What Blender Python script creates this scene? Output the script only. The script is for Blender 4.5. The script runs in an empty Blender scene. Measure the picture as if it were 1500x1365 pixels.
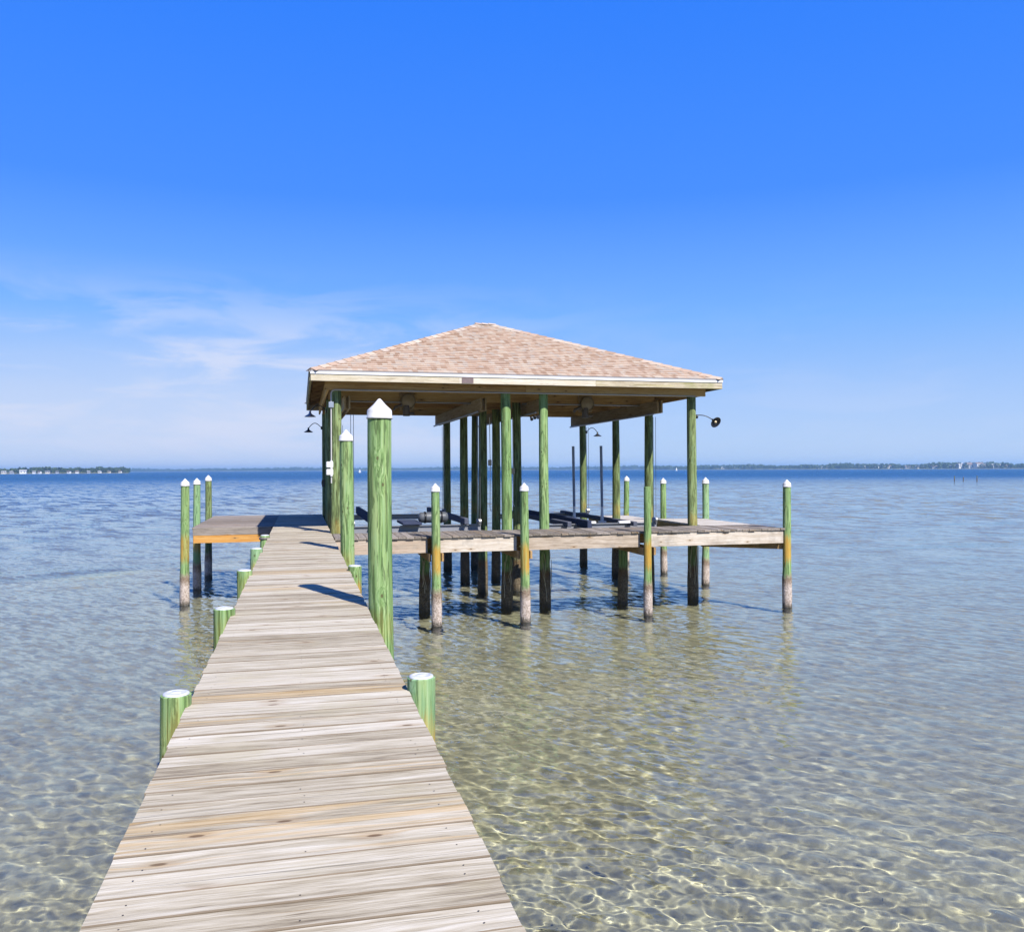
import bpy, math, random
import numpy as np
from mathutils import Vector, Matrix
random.seed(7); rng = np.random.default_rng(11)
scene = bpy.context.scene
COL = scene.collection
DECK = 1.66                      # deck top above the water (water surface is z = 0)
EYE = DECK + 1.26
YAW = math.radians(13.93)
ALB = .73                        # all base colours below are written for a paper-white of 1/ALB

# ------------------------------------------------------------------ helpers
class MB:
    """collects faces for ONE mesh; per-face value 'rnd' drives board-to-board variation"""
    def __init__(s): s.v = []; s.f = []; s.r = []; s.m = []; s.sm = []; s.uv = []
    def add(s, vs, fs, rnd=0.0, mat=0, smooth=False, uv=None):
        o = len(s.v); s.v += [tuple(p) for p in vs]
        for k, f in enumerate(fs):
            s.f.append(tuple(i + o for i in f)); s.r.append(rnd); s.m.append(mat); s.sm.append(smooth)
            s.uv.append(uv[k] if uv else [(0, 0)] * len(f))
    def box(s, lo, hi, rnd=0.0, mat=0, bev=0.0):
        (x0, y0, z0), (x1, y1, z1) = lo, hi
        if bev > 0:
            b = bev; V = []
            for (x, sx) in ((x0, 1), (x1, -1)):
                for (y, sy) in ((y0, 1), (y1, -1)):
                    for (z, sz) in ((z0, 1), (z1, -1)):
                        V += [(x, y + sy*b, z + sz*b), (x + sx*b, y, z + sz*b), (x + sx*b, y + sy*b, z)]
            idx = lambda i, j, k, a: ((i*2 + j)*2 + k)*3 + a
            F = [(idx(0,0,0,0), idx(0,0,1,0), idx(0,1,1,0), idx(0,1,0,0)), (idx(1,0,0,0), idx(1,1,0,0), idx(1,1,1,0), idx(1,0,1,0)),
                 (idx(0,0,0,1), idx(1,0,0,1), idx(1,0,1,1), idx(0,0,1,1)), (idx(0,1,0,1), idx(0,1,1,1), idx(1,1,1,1), idx(1,1,0,1)),
                 (idx(0,0,0,2), idx(0,1,0,2), idx(1,1,0,2), idx(1,0,0,2)), (idx(0,0,1,2), idx(1,0,1,2), idx(1,1,1,2), idx(0,1,1,2))]
            for j in (0, 1):
                for k in (0, 1):
                    F.append((idx(0,j,k,1), idx(1,j,k,1), idx(1,j,k,2), idx(0,j,k,2)))
                    F.append((idx(j,0,k,0), idx(j,1,k,0), idx(j,1,k,2), idx(j,0,k,2)))
                    F.append((idx(j,k,0,0), idx(j,k,1,0), idx(j,k,1,1), idx(j,k,0,1)))
            for i in (0, 1):
                for j in (0, 1):
                    for k in (0, 1): F.append((idx(i,j,k,0), idx(i,j,k,1), idx(i,j,k,2)))
            s.add(V, F, rnd, mat)
        else:
            V = [(x, y, z) for x in (x0, x1) for y in (y0, y1) for z in (z0, z1)]
            s.add(V, [(0,1,3,2), (4,6,7,5), (0,4,5,1), (2,3,7,6), (0,2,6,4), (1,5,7,3)], rnd, mat)
    def beam(s, p, q, w, h, rnd=0.0, mat=0):
        """a straight timber of width w and height h from p to q"""
        p, q = Vector(p), Vector(q); d = (q - p).normalized()
        side = d.cross(Vector((0, 0, 1)))
        side = side.normalized() if side.length > 1e-4 else Vector((1, 0, 0))
        up = side.cross(d).normalized()
        V = [c + side*a*w/2 + up*b*h/2 for c in (p, q) for a, b in ((-1,-1), (1,-1), (1,1), (-1,1))]
        s.add(V, [(3,2,1,0), (4,5,6,7), (0,1,5,4), (1,2,6,5), (2,3,7,6), (3,0,4,7)], rnd, mat)
    def tube(s, pts, r, n=8, rnd=0.0, mat=0, caps=True):
        pts = [Vector(p) for p in pts]; rs = r if isinstance(r, (list, tuple)) else [r]*len(pts)
        V = []; F = []
        ref = None
        for i, p in enumerate(pts):
            d = (pts[min(i+1, len(pts)-1)] - pts[max(i-1, 0)]).normalized()
            if ref is None: ref = Vector((1, 0, 0)) if abs(d.x) < .8 else Vector((0, 1, 0))
            a = (ref - d*ref.dot(d)).normalized(); b = d.cross(a); ref = a
            V += [p + (a*math.cos(t) + b*math.sin(t))*rs[i] for t in [2*math.pi*k/n for k in range(n)]]
        for i in range(len(pts)-1):
            for k in range(n): F.append((i*n+k, i*n+(k+1)%n, (i+1)*n+(k+1)%n, (i+1)*n+k))
        s.add(V, F, rnd, mat, True)
        if caps:
            s.add(V[:n], [tuple(range(n))[::-1]], rnd, mat); s.add(V[-n:], [tuple(range(n))], rnd, mat)
    def lathe(s, prof, c=(0,0,0), n=24, rnd=0.0, mat=0, M=None, smooth=True):
        V = []; F = []
        for (r, z) in prof:
            for k in range(n):
                t = 2*math.pi*k/n; p = Vector((r*math.cos(t), r*math.sin(t), z))
                if M is not None: p = M @ p
                V.append(p + Vector(c))
        for i in range(len(prof)-1):
            for k in range(n): F.append((i*n+k, i*n+(k+1)%n, (i+1)*n+(k+1)%n, (i+1)*n+k))
        s.add(V, F, rnd, mat, smooth)
    def build(s, name, mats, parent=None, loc=None):
        me = bpy.data.meshes.new(name); me.from_pydata(s.v, [], s.f)
        for m in (mats if isinstance(mats, (list, tuple)) else [mats]): me.materials.append(m)
        me.polygons.foreach_set('material_index', s.m); me.polygons.foreach_set('use_smooth', s.sm)
        at = me.attributes.new('rnd', 'FLOAT', 'FACE'); at.data.foreach_set('value', s.r)
        uv = me.uv_layers.new(name='uv'); uv.data.foreach_set('uv', [c for f in s.uv for p in f for c in p])
        me.update(); o = bpy.data.objects.new(name, me); COL.objects.link(o)
        if parent is not None: o.parent = parent
        if loc is not None: o.location = loc
        return o

def tag(o, label=None, cat=None, group=None, kind=None):
    if label: o['label'] = label
    if cat: o['category'] = cat
    if group: o['group'] = group
    if kind: o['kind'] = kind
    return o
def thing(name, label, cat, loc=(0, 0, 0), group=None):
    o = bpy.data.objects.new(name, None); COL.objects.link(o); o.location = loc; o.empty_display_size = .1
    return tag(o, label, cat, group)
def part(mb, name, mat, root):
    """mesh given in world coordinates, parented to a root that stands at root.location"""
    l = Vector((0, 0, 0)); q = root
    while q is not None: l = l + q.location; q = q.parent
    mb.v = [(p[0]-l.x, p[1]-l.y, p[2]-l.z) for p in mb.v]
    return mb.build(name, mat, root)

# ------------------------------------------------------------------ materials
class NT:
    def __init__(s, name):
        s.m = bpy.data.materials.new(name); s.m.use_nodes = True; s.t = s.m.node_tree; s.t.nodes.clear()
        s.out = s.t.nodes.new('ShaderNodeOutputMaterial')
    def n(s, typ, _props=None, **ins):
        nd = s.t.nodes.new('ShaderNode' + typ)
        for k, v in (_props or {}).items(): setattr(nd, k, v)
        for k, v in ins.items():
            k = k.replace('_', ' ')
            sock = nd.inputs[int(k[1:])] if k[0] == 'i' and k[1:].isdigit() else nd.inputs[k]
            s.set(sock, v)
        return nd
    def set(s, sock, v):
        if isinstance(v, bpy.types.NodeSocket): s.t.links.new(v, sock)
        elif isinstance(v, bpy.types.Node): s.t.links.new(v.outputs[0], sock)
        else:
            if sock.type == 'RGBA' and len(v) == 3: v = (*v, 1)
            sock.default_value = v
    def math(s, op, a, b=0.0, c=None, clamp=False):
        kw = dict(i0=a, i1=b)
        if c is not None: kw['i2'] = c
        return s.n('Math', {'operation': op, 'use_clamp': clamp}, **kw).outputs[0]
    def vmath(s, op, a, b=(0, 0, 0)): return s.n('VectorMath', {'operation': op}, i0=a, i1=b).outputs[0]
    def pos(s): return s.n('NewGeometry').outputs['Position']
    def objc(s): return s.n('TexCoord').outputs['Object']
    def rnd(s): return s.n('Attribute', {'attribute_name': 'rnd'}).outputs['Fac']
    def xyz(s, v): return s.n('SeparateXYZ', i0=v).outputs
    def comb(s, x, y, z): return s.n('CombineXYZ', i0=x, i1=y, i2=z).outputs[0]
    def noise(s, v, scale, detail=4, rough=.55, dist=0.0):
        return s.n('TexNoise', Vector=v, Scale=scale, Detail=detail, Roughness=rough, Distortion=dist).outputs['Fac']
    def ramp(s, f, stops, interp='LINEAR'):
        nd = s.n('ValToRGB', Fac=f); cr = nd.color_ramp; cr.interpolation = interp
        while len(cr.elements) < len(stops): cr.elements.new(.5)
        for e, (p, c) in zip(cr.elements, stops):
            e.position = p; e.color = (*c, 1) if len(c) == 3 else c
        return nd.outputs['Color']
    def step(s, f, a, b): return s.n('MapRange', {'interpolation_type': 'SMOOTHSTEP'}, Value=f, From_Min=a, From_Max=b).outputs[0]
    def mix(s, f, a, b, mode='MIX'):
        nd = s.n('Mix', {'data_type': 'RGBA', 'blend_type': mode})
        s.set(nd.inputs[0], f); s.set(nd.inputs[6], a); s.set(nd.inputs[7], b); return nd.outputs[2]
    def bump(s, h, strength=.5, dist=.01, normal=None):
        kw = dict(Height=h, Strength=strength, Distance=dist)
        if normal is not None: kw['Normal'] = normal
        return s.n('Bump', **kw).outputs[0]
    def bsdf(s, color, rough=.8, normal=None, spec=.3, metal=0.0):
        color = s.mix(1.0, color, (ALB, ALB, ALB), 'MULTIPLY')
        kw = dict(Base_Color=color, Roughness=rough, Metallic=metal)
        if normal is not None: kw['Normal'] = normal
        b = s.n('BsdfPrincipled', **kw); b.inputs['Specular IOR Level'].default_value = spec
        s.t.links.new(b.outputs[0], s.out.inputs[0]); return s.m

def simple(name, col, rough=.6, metal=0.0, var=.12, scale=6.0, spec=.4):
    t = NT(name); f = t.noise(t.objc(), scale, 5, .6)
    c = t.mix(f, tuple(x*(1-var) for x in col), tuple(min(1, x*(1+var)) for x in col))
    return t.bsdf(c, rough, t.bump(t.noise(t.objc(), scale*12, 3), .15, .004), spec, metal)

def wood_mat(name, axis, stops, stain=((.55, .30, .10), .25), knots=True, rough=.85, dirt=None, bumpd=.004, blotch=None):
    """sawn timber, grain along axis 0/1/2; each board offsets the pattern through 'rnd'"""
    t = NT(name); p = t.xyz(t.objc()); r = t.rnd()
    along = p[axis]; ac = [p[i] for i in range(3) if i != axis]
    off = t.math('MULTIPLY', r, 137.0)
    al = t.math('ADD', along, off)
    wob = t.math('MULTIPLY', t.math('SUBTRACT', t.noise(t.comb(t.math('MULTIPLY', al, 2.2), t.math('MULTIPLY', ac[0], 9.0), t.math('MULTIPLY', ac[1], 9.0)), 1.0, 2), .5), .035)
    # knots: sparse stretched cells, the grain bends round them
    kv = t.comb(t.math('MULTIPLY', al, 1.7), t.math('ADD', t.math('MULTIPLY', t.math('ADD', ac[0], ac[1]), 4.6), t.math('MULTIPLY', r, 31.0)), 0.0)
    vor = t.n('TexVoronoi', {'feature': 'F1', 'voronoi_dimensions': '2D'}, Vector=kv, Scale=1.0)
    kd = vor.outputs['Distance']; pick = t.math('GREATER_THAN', t.xyz(vor.outputs['Color'])[0], .45)
    kbend = t.math('MULTIPLY', t.math('MULTIPLY', t.math('SUBTRACT', 1.0, t.step(kd, .0, .33)), pick), .02)
    gx = t.math('ADD', t.math('ADD', ac[0], wob), kbend)
    gv = t.comb(t.math('MULTIPLY', al, 1.9), t.math('MULTIPLY', gx, 40.0), t.math('MULTIPLY', t.math('ADD', ac[1], wob), 40.0))
    g1 = t.noise(gv, 1.0, 5, .62)
    gv2 = t.comb(t.math('MULTIPLY', al, 7.0), t.math('MULTIPLY', gx, 230.0), t.math('MULTIPLY', ac[1], 230.0))
    g2 = t.noise(gv2, 1.0, 3, .6)
    grain = t.math('ADD', t.math('MULTIPLY', g1, .62), t.math('MULTIPLY', g2, .38))
    wr = t.n('TexWhiteNoise', {'noise_dimensions': '1D'}, W=t.math('MULTIPLY', r, 977.0))
    tone = wr.outputs['Value']
    v = t.math('ADD', t.math('MULTIPLY', t.math('SUBTRACT', grain, .5), 2.7), t.math('ADD', .24, t.math('MULTIPLY', tone, .50)), clamp=True)
    col = t.ramp(v, stops)
    # warm boards and streaks
    sc, amt = stain
    s1 = t.noise(t.comb(t.math('MULTIPLY', al, .7), t.math('MULTIPLY', gx, 22.0), t.math('MULTIPLY', ac[1], 22.0)), 1.0, 3, .5)
    wr2 = t.n('TexWhiteNoise', {'noise_dimensions': '1D'}, W=t.math('MULTIPLY', r, 331.0)).outputs['Value']
    thr = t.math('SUBTRACT', .72, t.math('MULTIPLY', t.math('POWER', wr2, 3.0), .36))
    sm = t.math('MULTIPLY', t.step(s1, 0.0, 1.0), 1.0)
    sm = t.n('MapRange', {'interpolation_type': 'SMOOTHSTEP'}, Value=s1, From_Min=thr, From_Max=t.math('ADD', thr, .16)).outputs[0]
    col = t.mix(t.math('MULTIPLY', sm, amt * 2.6, clamp=True), col, t.mix(.45, col, sc))
    # fine dark checks along the grain
    ck = t.noise(t.comb(t.math('MULTIPLY', al, .9), t.math('MULTIPLY', gx, 75.0), t.math('MULTIPLY', ac[1], 75.0)), 1.0, 2, .5, .3)
    ckm = t.math('MULTIPLY', t.math('SUBTRACT', 1.0, t.step(ck, .27, .345)), .55)
    col = t.mix(ckm, col, tuple(x*.32 for x in stops[0][1]))
    if knots:
        km = t.math('MULTIPLY', t.math('SUBTRACT', 1.0, t.step(kd, .030, .060)), pick)
        kr = t.math('MULTIPLY', t.math('MULTIPLY', t.math('SUBTRACT', 1.0, t.step(kd, .05, .20)), pick), .40)
        col = t.mix(kr, col, (.36, .23, .11))
        col = t.mix(t.math('MULTIPLY', km, .85), col, (.13, .075, .035))
    if blotch:
        b = t.noise(t.objc(), blotch[1], 4, .6); col = t.mix(t.math('MULTIPLY', t.step(b, .52, .68), blotch[2]), col, blotch[0])
    if dirt:
        d = t.noise(t.objc(), 1.3, 5, .65); col = t.mix(t.math('MULTIPLY', t.step(d, .45, .75), dirt[1]), col, dirt[0])
    h = t.math('SUBTRACT', grain, t.math('MULTIPLY', ckm, 1.2))
    return t.bsdf(col, rough, t.bump(h, .7, bumpd), .25)

GREY = [(0.0, (.17, .130, .088)), (.26, (.36, .303, .208)), (.58, (.53, .468, .352)), (1.0, (.69, .637, .53))]
PALE = [(0.0, (.34, .27, .20)), (.35, (.52, .43, .34)), (.7, (.64, .56, .46)), (1.0, (.74, .68, .60))]
BROWN = [(0.0, (.18, .105, .045)), (.35, (.36, .22, .095)), (.7, (.50, .33, .15)), (1.0, (.62, .45, .25))]
OLD = [(0.0, (.10, .085, .07)), (.35, (.21, .18, .15)), (.7, (.33, .285, .245)), (1.0, (.46, .41, .37))]
M = {}
M['deck_a'] = wood_mat('weathered_boards_across', 0, GREY, ((.60, .35, .08), .30), blotch=((.47, .41, .25), 1.7, .28))
M['deck_b'] = wood_mat('weathered_boards_along', 1, OLD, ((.40, .24, .10), .2), dirt=((.07, .06, .05), .5))
M['deck_side'] = wood_mat('grey_side_deck_boards', 0, OLD, ((.40, .20, .12), .25))
M['deck_pale'] = wood_mat('bleached_boards', 0, [(0, (.42, .38, .33)), (.5, (.60, .56, .51)), (1, (.74, .71, .67))], ((.5, .35, .2), .1))
M['stringer'] = wood_mat('pale_rim_board', 0, PALE, ((.62, .46, .34), .3), dirt=((.28, .22, .16), .6), blotch=((.34, .31, .27), 2.3, .5))
M['rim_along'] = wood_mat('pale_rim_board_along', 1, PALE, ((.5, .32, .15), .25), dirt=((.2, .16, .1), .5))
M['orange'] = wood_mat('wet_orange_board', 0, [(0, (.42, .19, .045)), (.5, (.60, .30, .08)), (1, (.70, .42, .14))], ((.6, .26, .05), .4))
M['joist'] = wood_mat('brown_joist_across', 0, BROWN, ((.3, .16, .06), .2), blotch=((.07, .09, .03), 2.0, .5))
M['joist_b'] = wood_mat('brown_joist_along', 1, BROWN, ((.3, .16, .06), .2), blotch=((.10, .12, .05), 2.0, .4))
M['header'] = wood_mat('pine_header', 0, [(0, (.38, .22, .085)), (.4, (.66, .43, .18)), (.75, (.78, .56, .27)), (1, (.84, .66, .38))], ((.5, .24, .08), .35))
M['header_b'] = wood_mat('pine_side_header', 1, [(0, (.38, .22, .085)), (.4, (.66, .43, .18)), (.75, (.78, .56, .27)), (1, (.84, .66, .38))], ((.5, .24, .08), .35))
M['lift_timber'] = wood_mat('grey_lift_timber', 1, [(0, (.30, .22, .12)), (.4, (.50, .39, .24)), (.75, (.62, .51, .34)), (1, (.70, .60, .45))], ((.45, .26, .1), .25))
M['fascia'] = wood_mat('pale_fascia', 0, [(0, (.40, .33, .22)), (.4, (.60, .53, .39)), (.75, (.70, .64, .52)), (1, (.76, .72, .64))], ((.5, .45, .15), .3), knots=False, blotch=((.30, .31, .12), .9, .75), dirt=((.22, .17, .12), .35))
M['fascia_b'] = wood_mat('shaded_stained_side_fascia', 1, [(0, (.20, .17, .09)), (.4, (.36, .33, .18)), (.75, (.48, .43, .27)), (1, (.55, .5, .36))], ((.5, .45, .15), .3), knots=False, blotch=((.16, .18, .06), .9, .8))  # side boards: shade painted in as darker wood, plus green stains
M['plywood'] = wood_mat('plywood_sheathing', 0, [(0, (.38, .26, .12)), (.4, (.60, .43, .21)), (.75, (.70, .53, .29)), (1, (.78, .63, .40))], ((.3, .16, .06), .2), knots=False)
t = NT('white_plastic_cap'); o_ = t.objc(); n_ = t.noise(t.pos(), 9.0, 5, .65)
M['cap'] = t.bsdf(t.mix(t.math('MULTIPLY', t.step(n_, .52, .72), .55), (.74, .74, .73), (.40, .38, .32)), .5, t.bump(t.noise(t.pos(), 60.0, 3), .15, .004), .4)
M['black'] = simple('black_enamel', (.015, .016, .02), .35)
M['shade_in'] = simple('lamp_inside', (.10, .085, .06), .5)
M['bulb'] = simple('bulb_glass', (.75, .62, .38), .25)
M['galv'] = simple('galvanised_steel', (.42, .43, .46), .45, .5, .2)
M['alu'] = simple('aluminium_beam', (.34, .35, .38), .4, .35, .12)
M['motor'] = simple('beige_motor_casing', (.50, .43, .32), .5, 0, .15)
M['motor_dark'] = simple('grey_motor', (.16, .14, .13), .5)
M['navy'] = simple('navy_carpet', (.05, .062, .11), .95, 0, .3, 14, .1)
M['navy_grey'] = simple('faded_carpet', (.11, .12, .16), .95, 0, .3, 14, .1)
M['tarp'] = simple('dark_grey_vinyl', (.10, .11, .125), .45, 0, .3, 5)
M['pvc_grey'] = simple('grey_guide_pole', (.27, .32, .40), .4)
M['pvc'] = simple('grey_conduit', (.55, .54, .52), .5)
M['white'] = simple('white_fitting', (.82, .82, .82), .4, 0, .05)
M['cable'] = simple('steel_cable', (.25, .25, .27), .4, .6)
M['drip'] = simple('grey_drip_edge', (.36, .35, .36), .45, .3, .1, 2)
M['patch'] = simple('stained_patch', (.20, .15, .15), .8, 0, .35, 30)
M['rope'] = simple('bleached_rope', (.55, .50, .36), .9)
M['sail'] = simple('white_hull', (.85, .86, .88), .5, 0, .04)
M['stub_top'] = simple('white_stub_cap', (.58, .60, .65), .5, 0, .4, 22)

def pile_mat(name, stops, barn_lo=.02, barn_hi=.62, orange=(.95, 1.45), orange_amt=.9, growth=False):
    t = NT(name); o = t.objc(); p = t.xyz(o); z = t.xyz(t.pos())[2]
    ri = t.n('ObjectInfo').outputs['Random']; off = t.math('MULTIPLY', ri, 51.0)
    ang = t.math('ARCTAN2', p[1], p[0])
    ca, sa = t.math('COSINE', ang), t.math('SINE', ang)
    zz = t.math('ADD', z, off)
    kv = t.comb(t.math('MULTIPLY', ang, .5), t.math('MULTIPLY', zz, 3.0), 0.0)
    vor = t.n('TexVoronoi', {'feature': 'F1', 'voronoi_dimensions': '2D'}, Vector=kv, Scale=1.0); kd = vor.outputs['Distance']
    pick = t.math('GREATER_THAN', t.xyz(vor.outputs['Color'])[1], .42)
    bend = t.math('MULTIPLY', t.math('MULTIPLY', t.math('SUBTRACT', 1.0, t.step(kd, 0.0, .42)), pick), 1.3)
    wob = t.math('MULTIPLY', t.noise(t.comb(ca, sa, t.math('MULTIPLY', zz, 1.6)), 1.6, 3), 1.2)
    q = t.math('ADD', bend, wob)
    gv = t.comb(t.math('ADD', t.math('MULTIPLY', ca, 4.2), q), t.math('ADD', t.math('MULTIPLY', sa, 4.2), q), t.math('MULTIPLY', zz, .75))
    g = t.noise(gv, 1.5, 5, .62)
    g2 = t.noise(t.comb(t.math('MULTIPLY', ca, 16.0), t.math('MULTIPLY', sa, 16.0), t.math('MULTIPLY', zz, 1.2)), 1.0, 3, .6)
    gg = t.math('ADD', t.math('MULTIPLY', g, .65), t.math('MULTIPLY', g2, .35))
    v = t.math('ADD', t.math('MULTIPLY', t.math('SUBTRACT', gg, .5), 2.9), t.math('ADD', .40, t.math('MULTIPLY', ri, .2)), clamp=True)
    col = t.ramp(v, stops)
    blot = t.noise(t.comb(ca, sa, t.math('MULTIPLY', zz, .8)), 1.1, 4, .6)
    col = t.mix(t.math('MULTIPLY', t.step(blot, .50, .66), .55), col, (.40, .50, .20))
    bl2 = t.noise(t.comb(t.math('ADD', t.math('MULTIPLY', ca, 1.4), 7.0), t.math('MULTIPLY', sa, 1.4), t.math('MULTIPLY', zz, 1.3)), 1.6, 5, .65, .8)
    col = t.mix(t.math('MULTIPLY', t.step(bl2, .51, .60), .68), col, tuple(.40*x for x in stops[1][1]))
    col = t.mix(t.math('MULTIPLY', t.step(bl2, .47, .36), .4), col, (.30, .46, .25))
    col = t.mix(t.math('MULTIPLY', t.math('MULTIPLY', t.math('SUBTRACT', 1.0, t.step(kd, .035, .075)), pick), .8), col, (.09, .07, .03))
    ed = t.math('MULTIPLY', t.math('SUBTRACT', t.noise(t.comb(t.math('MULTIPLY', ca, 2.0), t.math('MULTIPLY', sa, 2.0), t.math('MULTIPLY', zz, .6)), 1.5, 4, .6), .5), .45)
    ze = t.math('ADD', z, ed)
    if orange_amt > 0:
        om = t.math('MULTIPLY', t.step(ze, orange[0]-.1, orange[0]+.1), t.math('SUBTRACT', 1.0, t.step(ze, orange[1]-.08, orange[1]+.12)))
        oc = t.ramp(gg, [(.3, (.50, .20, .02)), (.55, (.62, .33, .04)), (.75, (.45, .42, .08))])
        om = t.math('MULTIPLY', om, t.math('ADD', .45, t.math('MULTIPLY', t.step(blot, .38, .58), .55)))
        col = t.mix(t.math('MULTIPLY', om, orange_amt), col, oc)
    # marine growth: pale barnacle crust above a dark wet foot
    zb = t.math('ADD', z, t.math('ADD', t.math('MULTIPLY', ed, .55), t.math('MULTIPLY', t.math('SUBTRACT', t.noise(o, 22.0, 3), .5), .12)))
    bn = t.n('TexVoronoi', {'feature': 'F1'}, Vector=o, Scale=38.0); bd = bn.outputs['Distance']
    bc = t.ramp(t.math('ADD', t.math('MULTIPLY', bd, .6), t.math('MULTIPLY', t.noise(o, 9.0, 4), .6)), [(.25, (.16, .12, .09)), (.5, (.45, .37, .31)), (.75, (.64, .55, .49))] if not growth else
                [(.25, (.045, .035, .02)), (.5, (.11, .085, .05)), (.75, (.21, .17, .11))])
    bm = t.math('SUBTRACT', 1.0, t.step(zb, barn_hi-.06, barn_hi+.10))
    rim = t.math('MULTIPLY', bm, t.step(zb, barn_hi-.22, barn_hi-.04))
    col = t.mix(bm, col, bc)
    col = t.mix(t.math('MULTIPLY', rim, .75), col, (.15, .09, .035))
    wet = t.math('SUBTRACT', 1.0, t.step(zb, .03, .13))
    col = t.mix(t.math('MULTIPLY', wet, .8), col, (.055, .05, .035))
    h = t.math('ADD', gg, t.math('MULTIPLY', t.math('MULTIPLY', bm, t.math('SUBTRACT', 1.0, bd)), 2.0))
    return t.bsdf(col, .8, t.bump(h, .65, .008), .25)

GREEN = [(0.0, (.05, .095, .025)), (.28, (.125, .225, .068)), (.58, (.245, .395, .145)), (1.0, (.44, .57, .28))]
MINT = [(0.0, (.10, .20, .09)), (.3, (.18, .34, .15)), (.6, (.28, .46, .24)), (1.0, (.42, .55, .35))]
OLIVE = [(0.0, (.045, .055, .018)), (.3, (.10, .135, .045)), (.6, (.185, .25, .095)), (1.0, (.33, .38, .18))]
M['pile'] = pile_mat('green_treated_pile', GREEN, orange_amt=.78)
M['pile_clean'] = pile_mat('fresh_green_pile', GREEN, orange_amt=.18, orange=(1.35, 1.60))
M['pile_mint'] = pile_mat('mint_treated_pile', MINT, orange_amt=.6)
M['pile_old'] = pile_mat('olive_treated_pile', OLIVE, orange_amt=.3, orange=(1.0, 1.3))
M['post'] = pile_mat('roof_post_wood', OLIVE, barn_hi=.75, orange_amt=.25, orange=(1.62, 1.9), growth=True)
M['post_green'] = pile_mat('green_roof_post_wood', GREEN, barn_hi=.75, orange_amt=0, growth=True)

def shingle_mat():
    t = NT('blended_pink_shingles'); uv = t.n('UVMap', {'uv_map': 'uv'}).outputs[0]; p = t.xyz(uv)
    row = t.math('FLOOR', p[1]); ro = t.n('TexWhiteNoise', {'noise_dimensions': '1D'}, W=row).outputs['Value']
    u = t.math('ADD', t.math('MULTIPLY', p[0], 10.0), t.math('MULTIPLY', ro, 9.0))
    cell = t.math('FLOOR', t.math('ADD', u, t.math('MULTIPLY', t.noise(t.comb(u, row, 0.0), .9, 1), 1.4)))
    wn = t.n('TexWhiteNoise', {'noise_dimensions': '2D'}, Vector=t.comb(cell, row, 0.0)).outputs['Value']
    col = t.ramp(wn, [(0.0, (.42, .29, .205)), (.14, (.51, .37, .275)), (.36, (.565, .43, .325)), (.58, (.59, .47, .365)), (.78, (.53, .45, .375)), (.92, (.61, .52, .42))], 'CONSTANT')
    gr = t.noise(t.pos(), 160.0, 2, .7)
    col = t.mix(t.math('MULTIPLY', t.math('SUBTRACT', gr, .3), .5), col, (.26, .17, .13), 'MIX')
    big = t.noise(t.pos(), .9, 3, .6)
    col = t.mix(t.math('MULTIPLY', t.step(big, .5, .75), .18), col, (.42, .36, .33))
    return t.bsdf(col, .95, t.bump(t.math('ADD', gr, t.math('MULTIPLY', wn, .8)), .5, .006), .15)
M['shingle'] = shingle_mat()

# ------------------------------------------------------------------ deck boards
def boards(mb, axis, lo, hi, a0, a1, z, w=.140, gap=.005, th=.038, ends=.005, seg=6, nails=None, zj=.0022, cup=.0012):
    """boards laid along `axis` (0 or 1), covering lo..hi across them, each running a0..a1; edges wander, boards cup"""
    c = lo; n = 0
    while c + w*.6 < hi:
        ww = min(w, hi - c); r = random.random(); zo = random.uniform(-zj, zj)
        e0 = a0 + random.uniform(-ends, ends); e1 = a1 + random.uniform(-ends, ends); skew = random.uniform(-.002, .002)
        pr = [(-.5, -th), (-.5, -.003), (-.5 + .004/ww, 0), (-.22, -cup), (.22, -cup), (.5 - .004/ww, 0), (.5, -.003), (.5, -th)]
        V = []; F = []
        ph = random.uniform(0, 9)
        for i in range(seg + 1):
            f = i/seg; al = e0 + (e1-e0)*f
            wl = .0016*math.sin(ph + f*5) ; wr = .0016*math.sin(ph*2 + f*6)
            tw = zo + .0012*math.sin(ph*3 + f*4)
            for (x, zz) in pr:
                cc = c + ww/2 + x*ww + (wl if x < 0 else wr) + skew*(f-.5)
                q = (al, cc, z + zz + tw) if axis == 0 else (cc, al, z + zz + tw)
                V.append(q)
        k = len(pr)
        for i in range(seg):
            for j in range(k):
                F.append((i*k + j, i*k + (j+1) % k, (i+1)*k + (j+1) % k, (i+1)*k + j) if axis == 1 else (i*k + j, (i+1)*k + j, (i+1)*k + (j+1) % k, i*k + (j+1) % k))
        side = [f for q, f in enumerate(F) if q % k in (0, 1, 5, 6, 7)]; F = [f for q, f in enumerate(F) if q % k in (2, 3, 4)]
        F += [tuple(range(k)), tuple(reversed(range(seg*k, seg*k + k)))]
        mb.add(V, F, r)
        mb.add(V, side, r, 1)
        if nails:
            for al in nails:
                for q in (.27, .73):
                    if random.random() < .5: continue
                    x, y = (al + random.uniform(-.012, .012), c + ww*q + random.uniform(-.008, .008))
                    if axis == 1: x, y = y, x
                    rr = .0032
                    mb.add([(x + rr*math.cos(t), y + rr*math.sin(t), z + zo + .0012) for t in [k2*math.pi/3 for k2 in range(6)]], [tuple(range(6))], r, 2)
        c += ww + gap + random.uniform(-.002, .003); n += 1
    return n

M['edge'] = simple('dirty_board_edge', (.22, .175, .125), .9, 0, .35, 5, .1)
M['nail'] = simple('rusty_nail', (.10, .075, .06), .6, .2)
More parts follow.
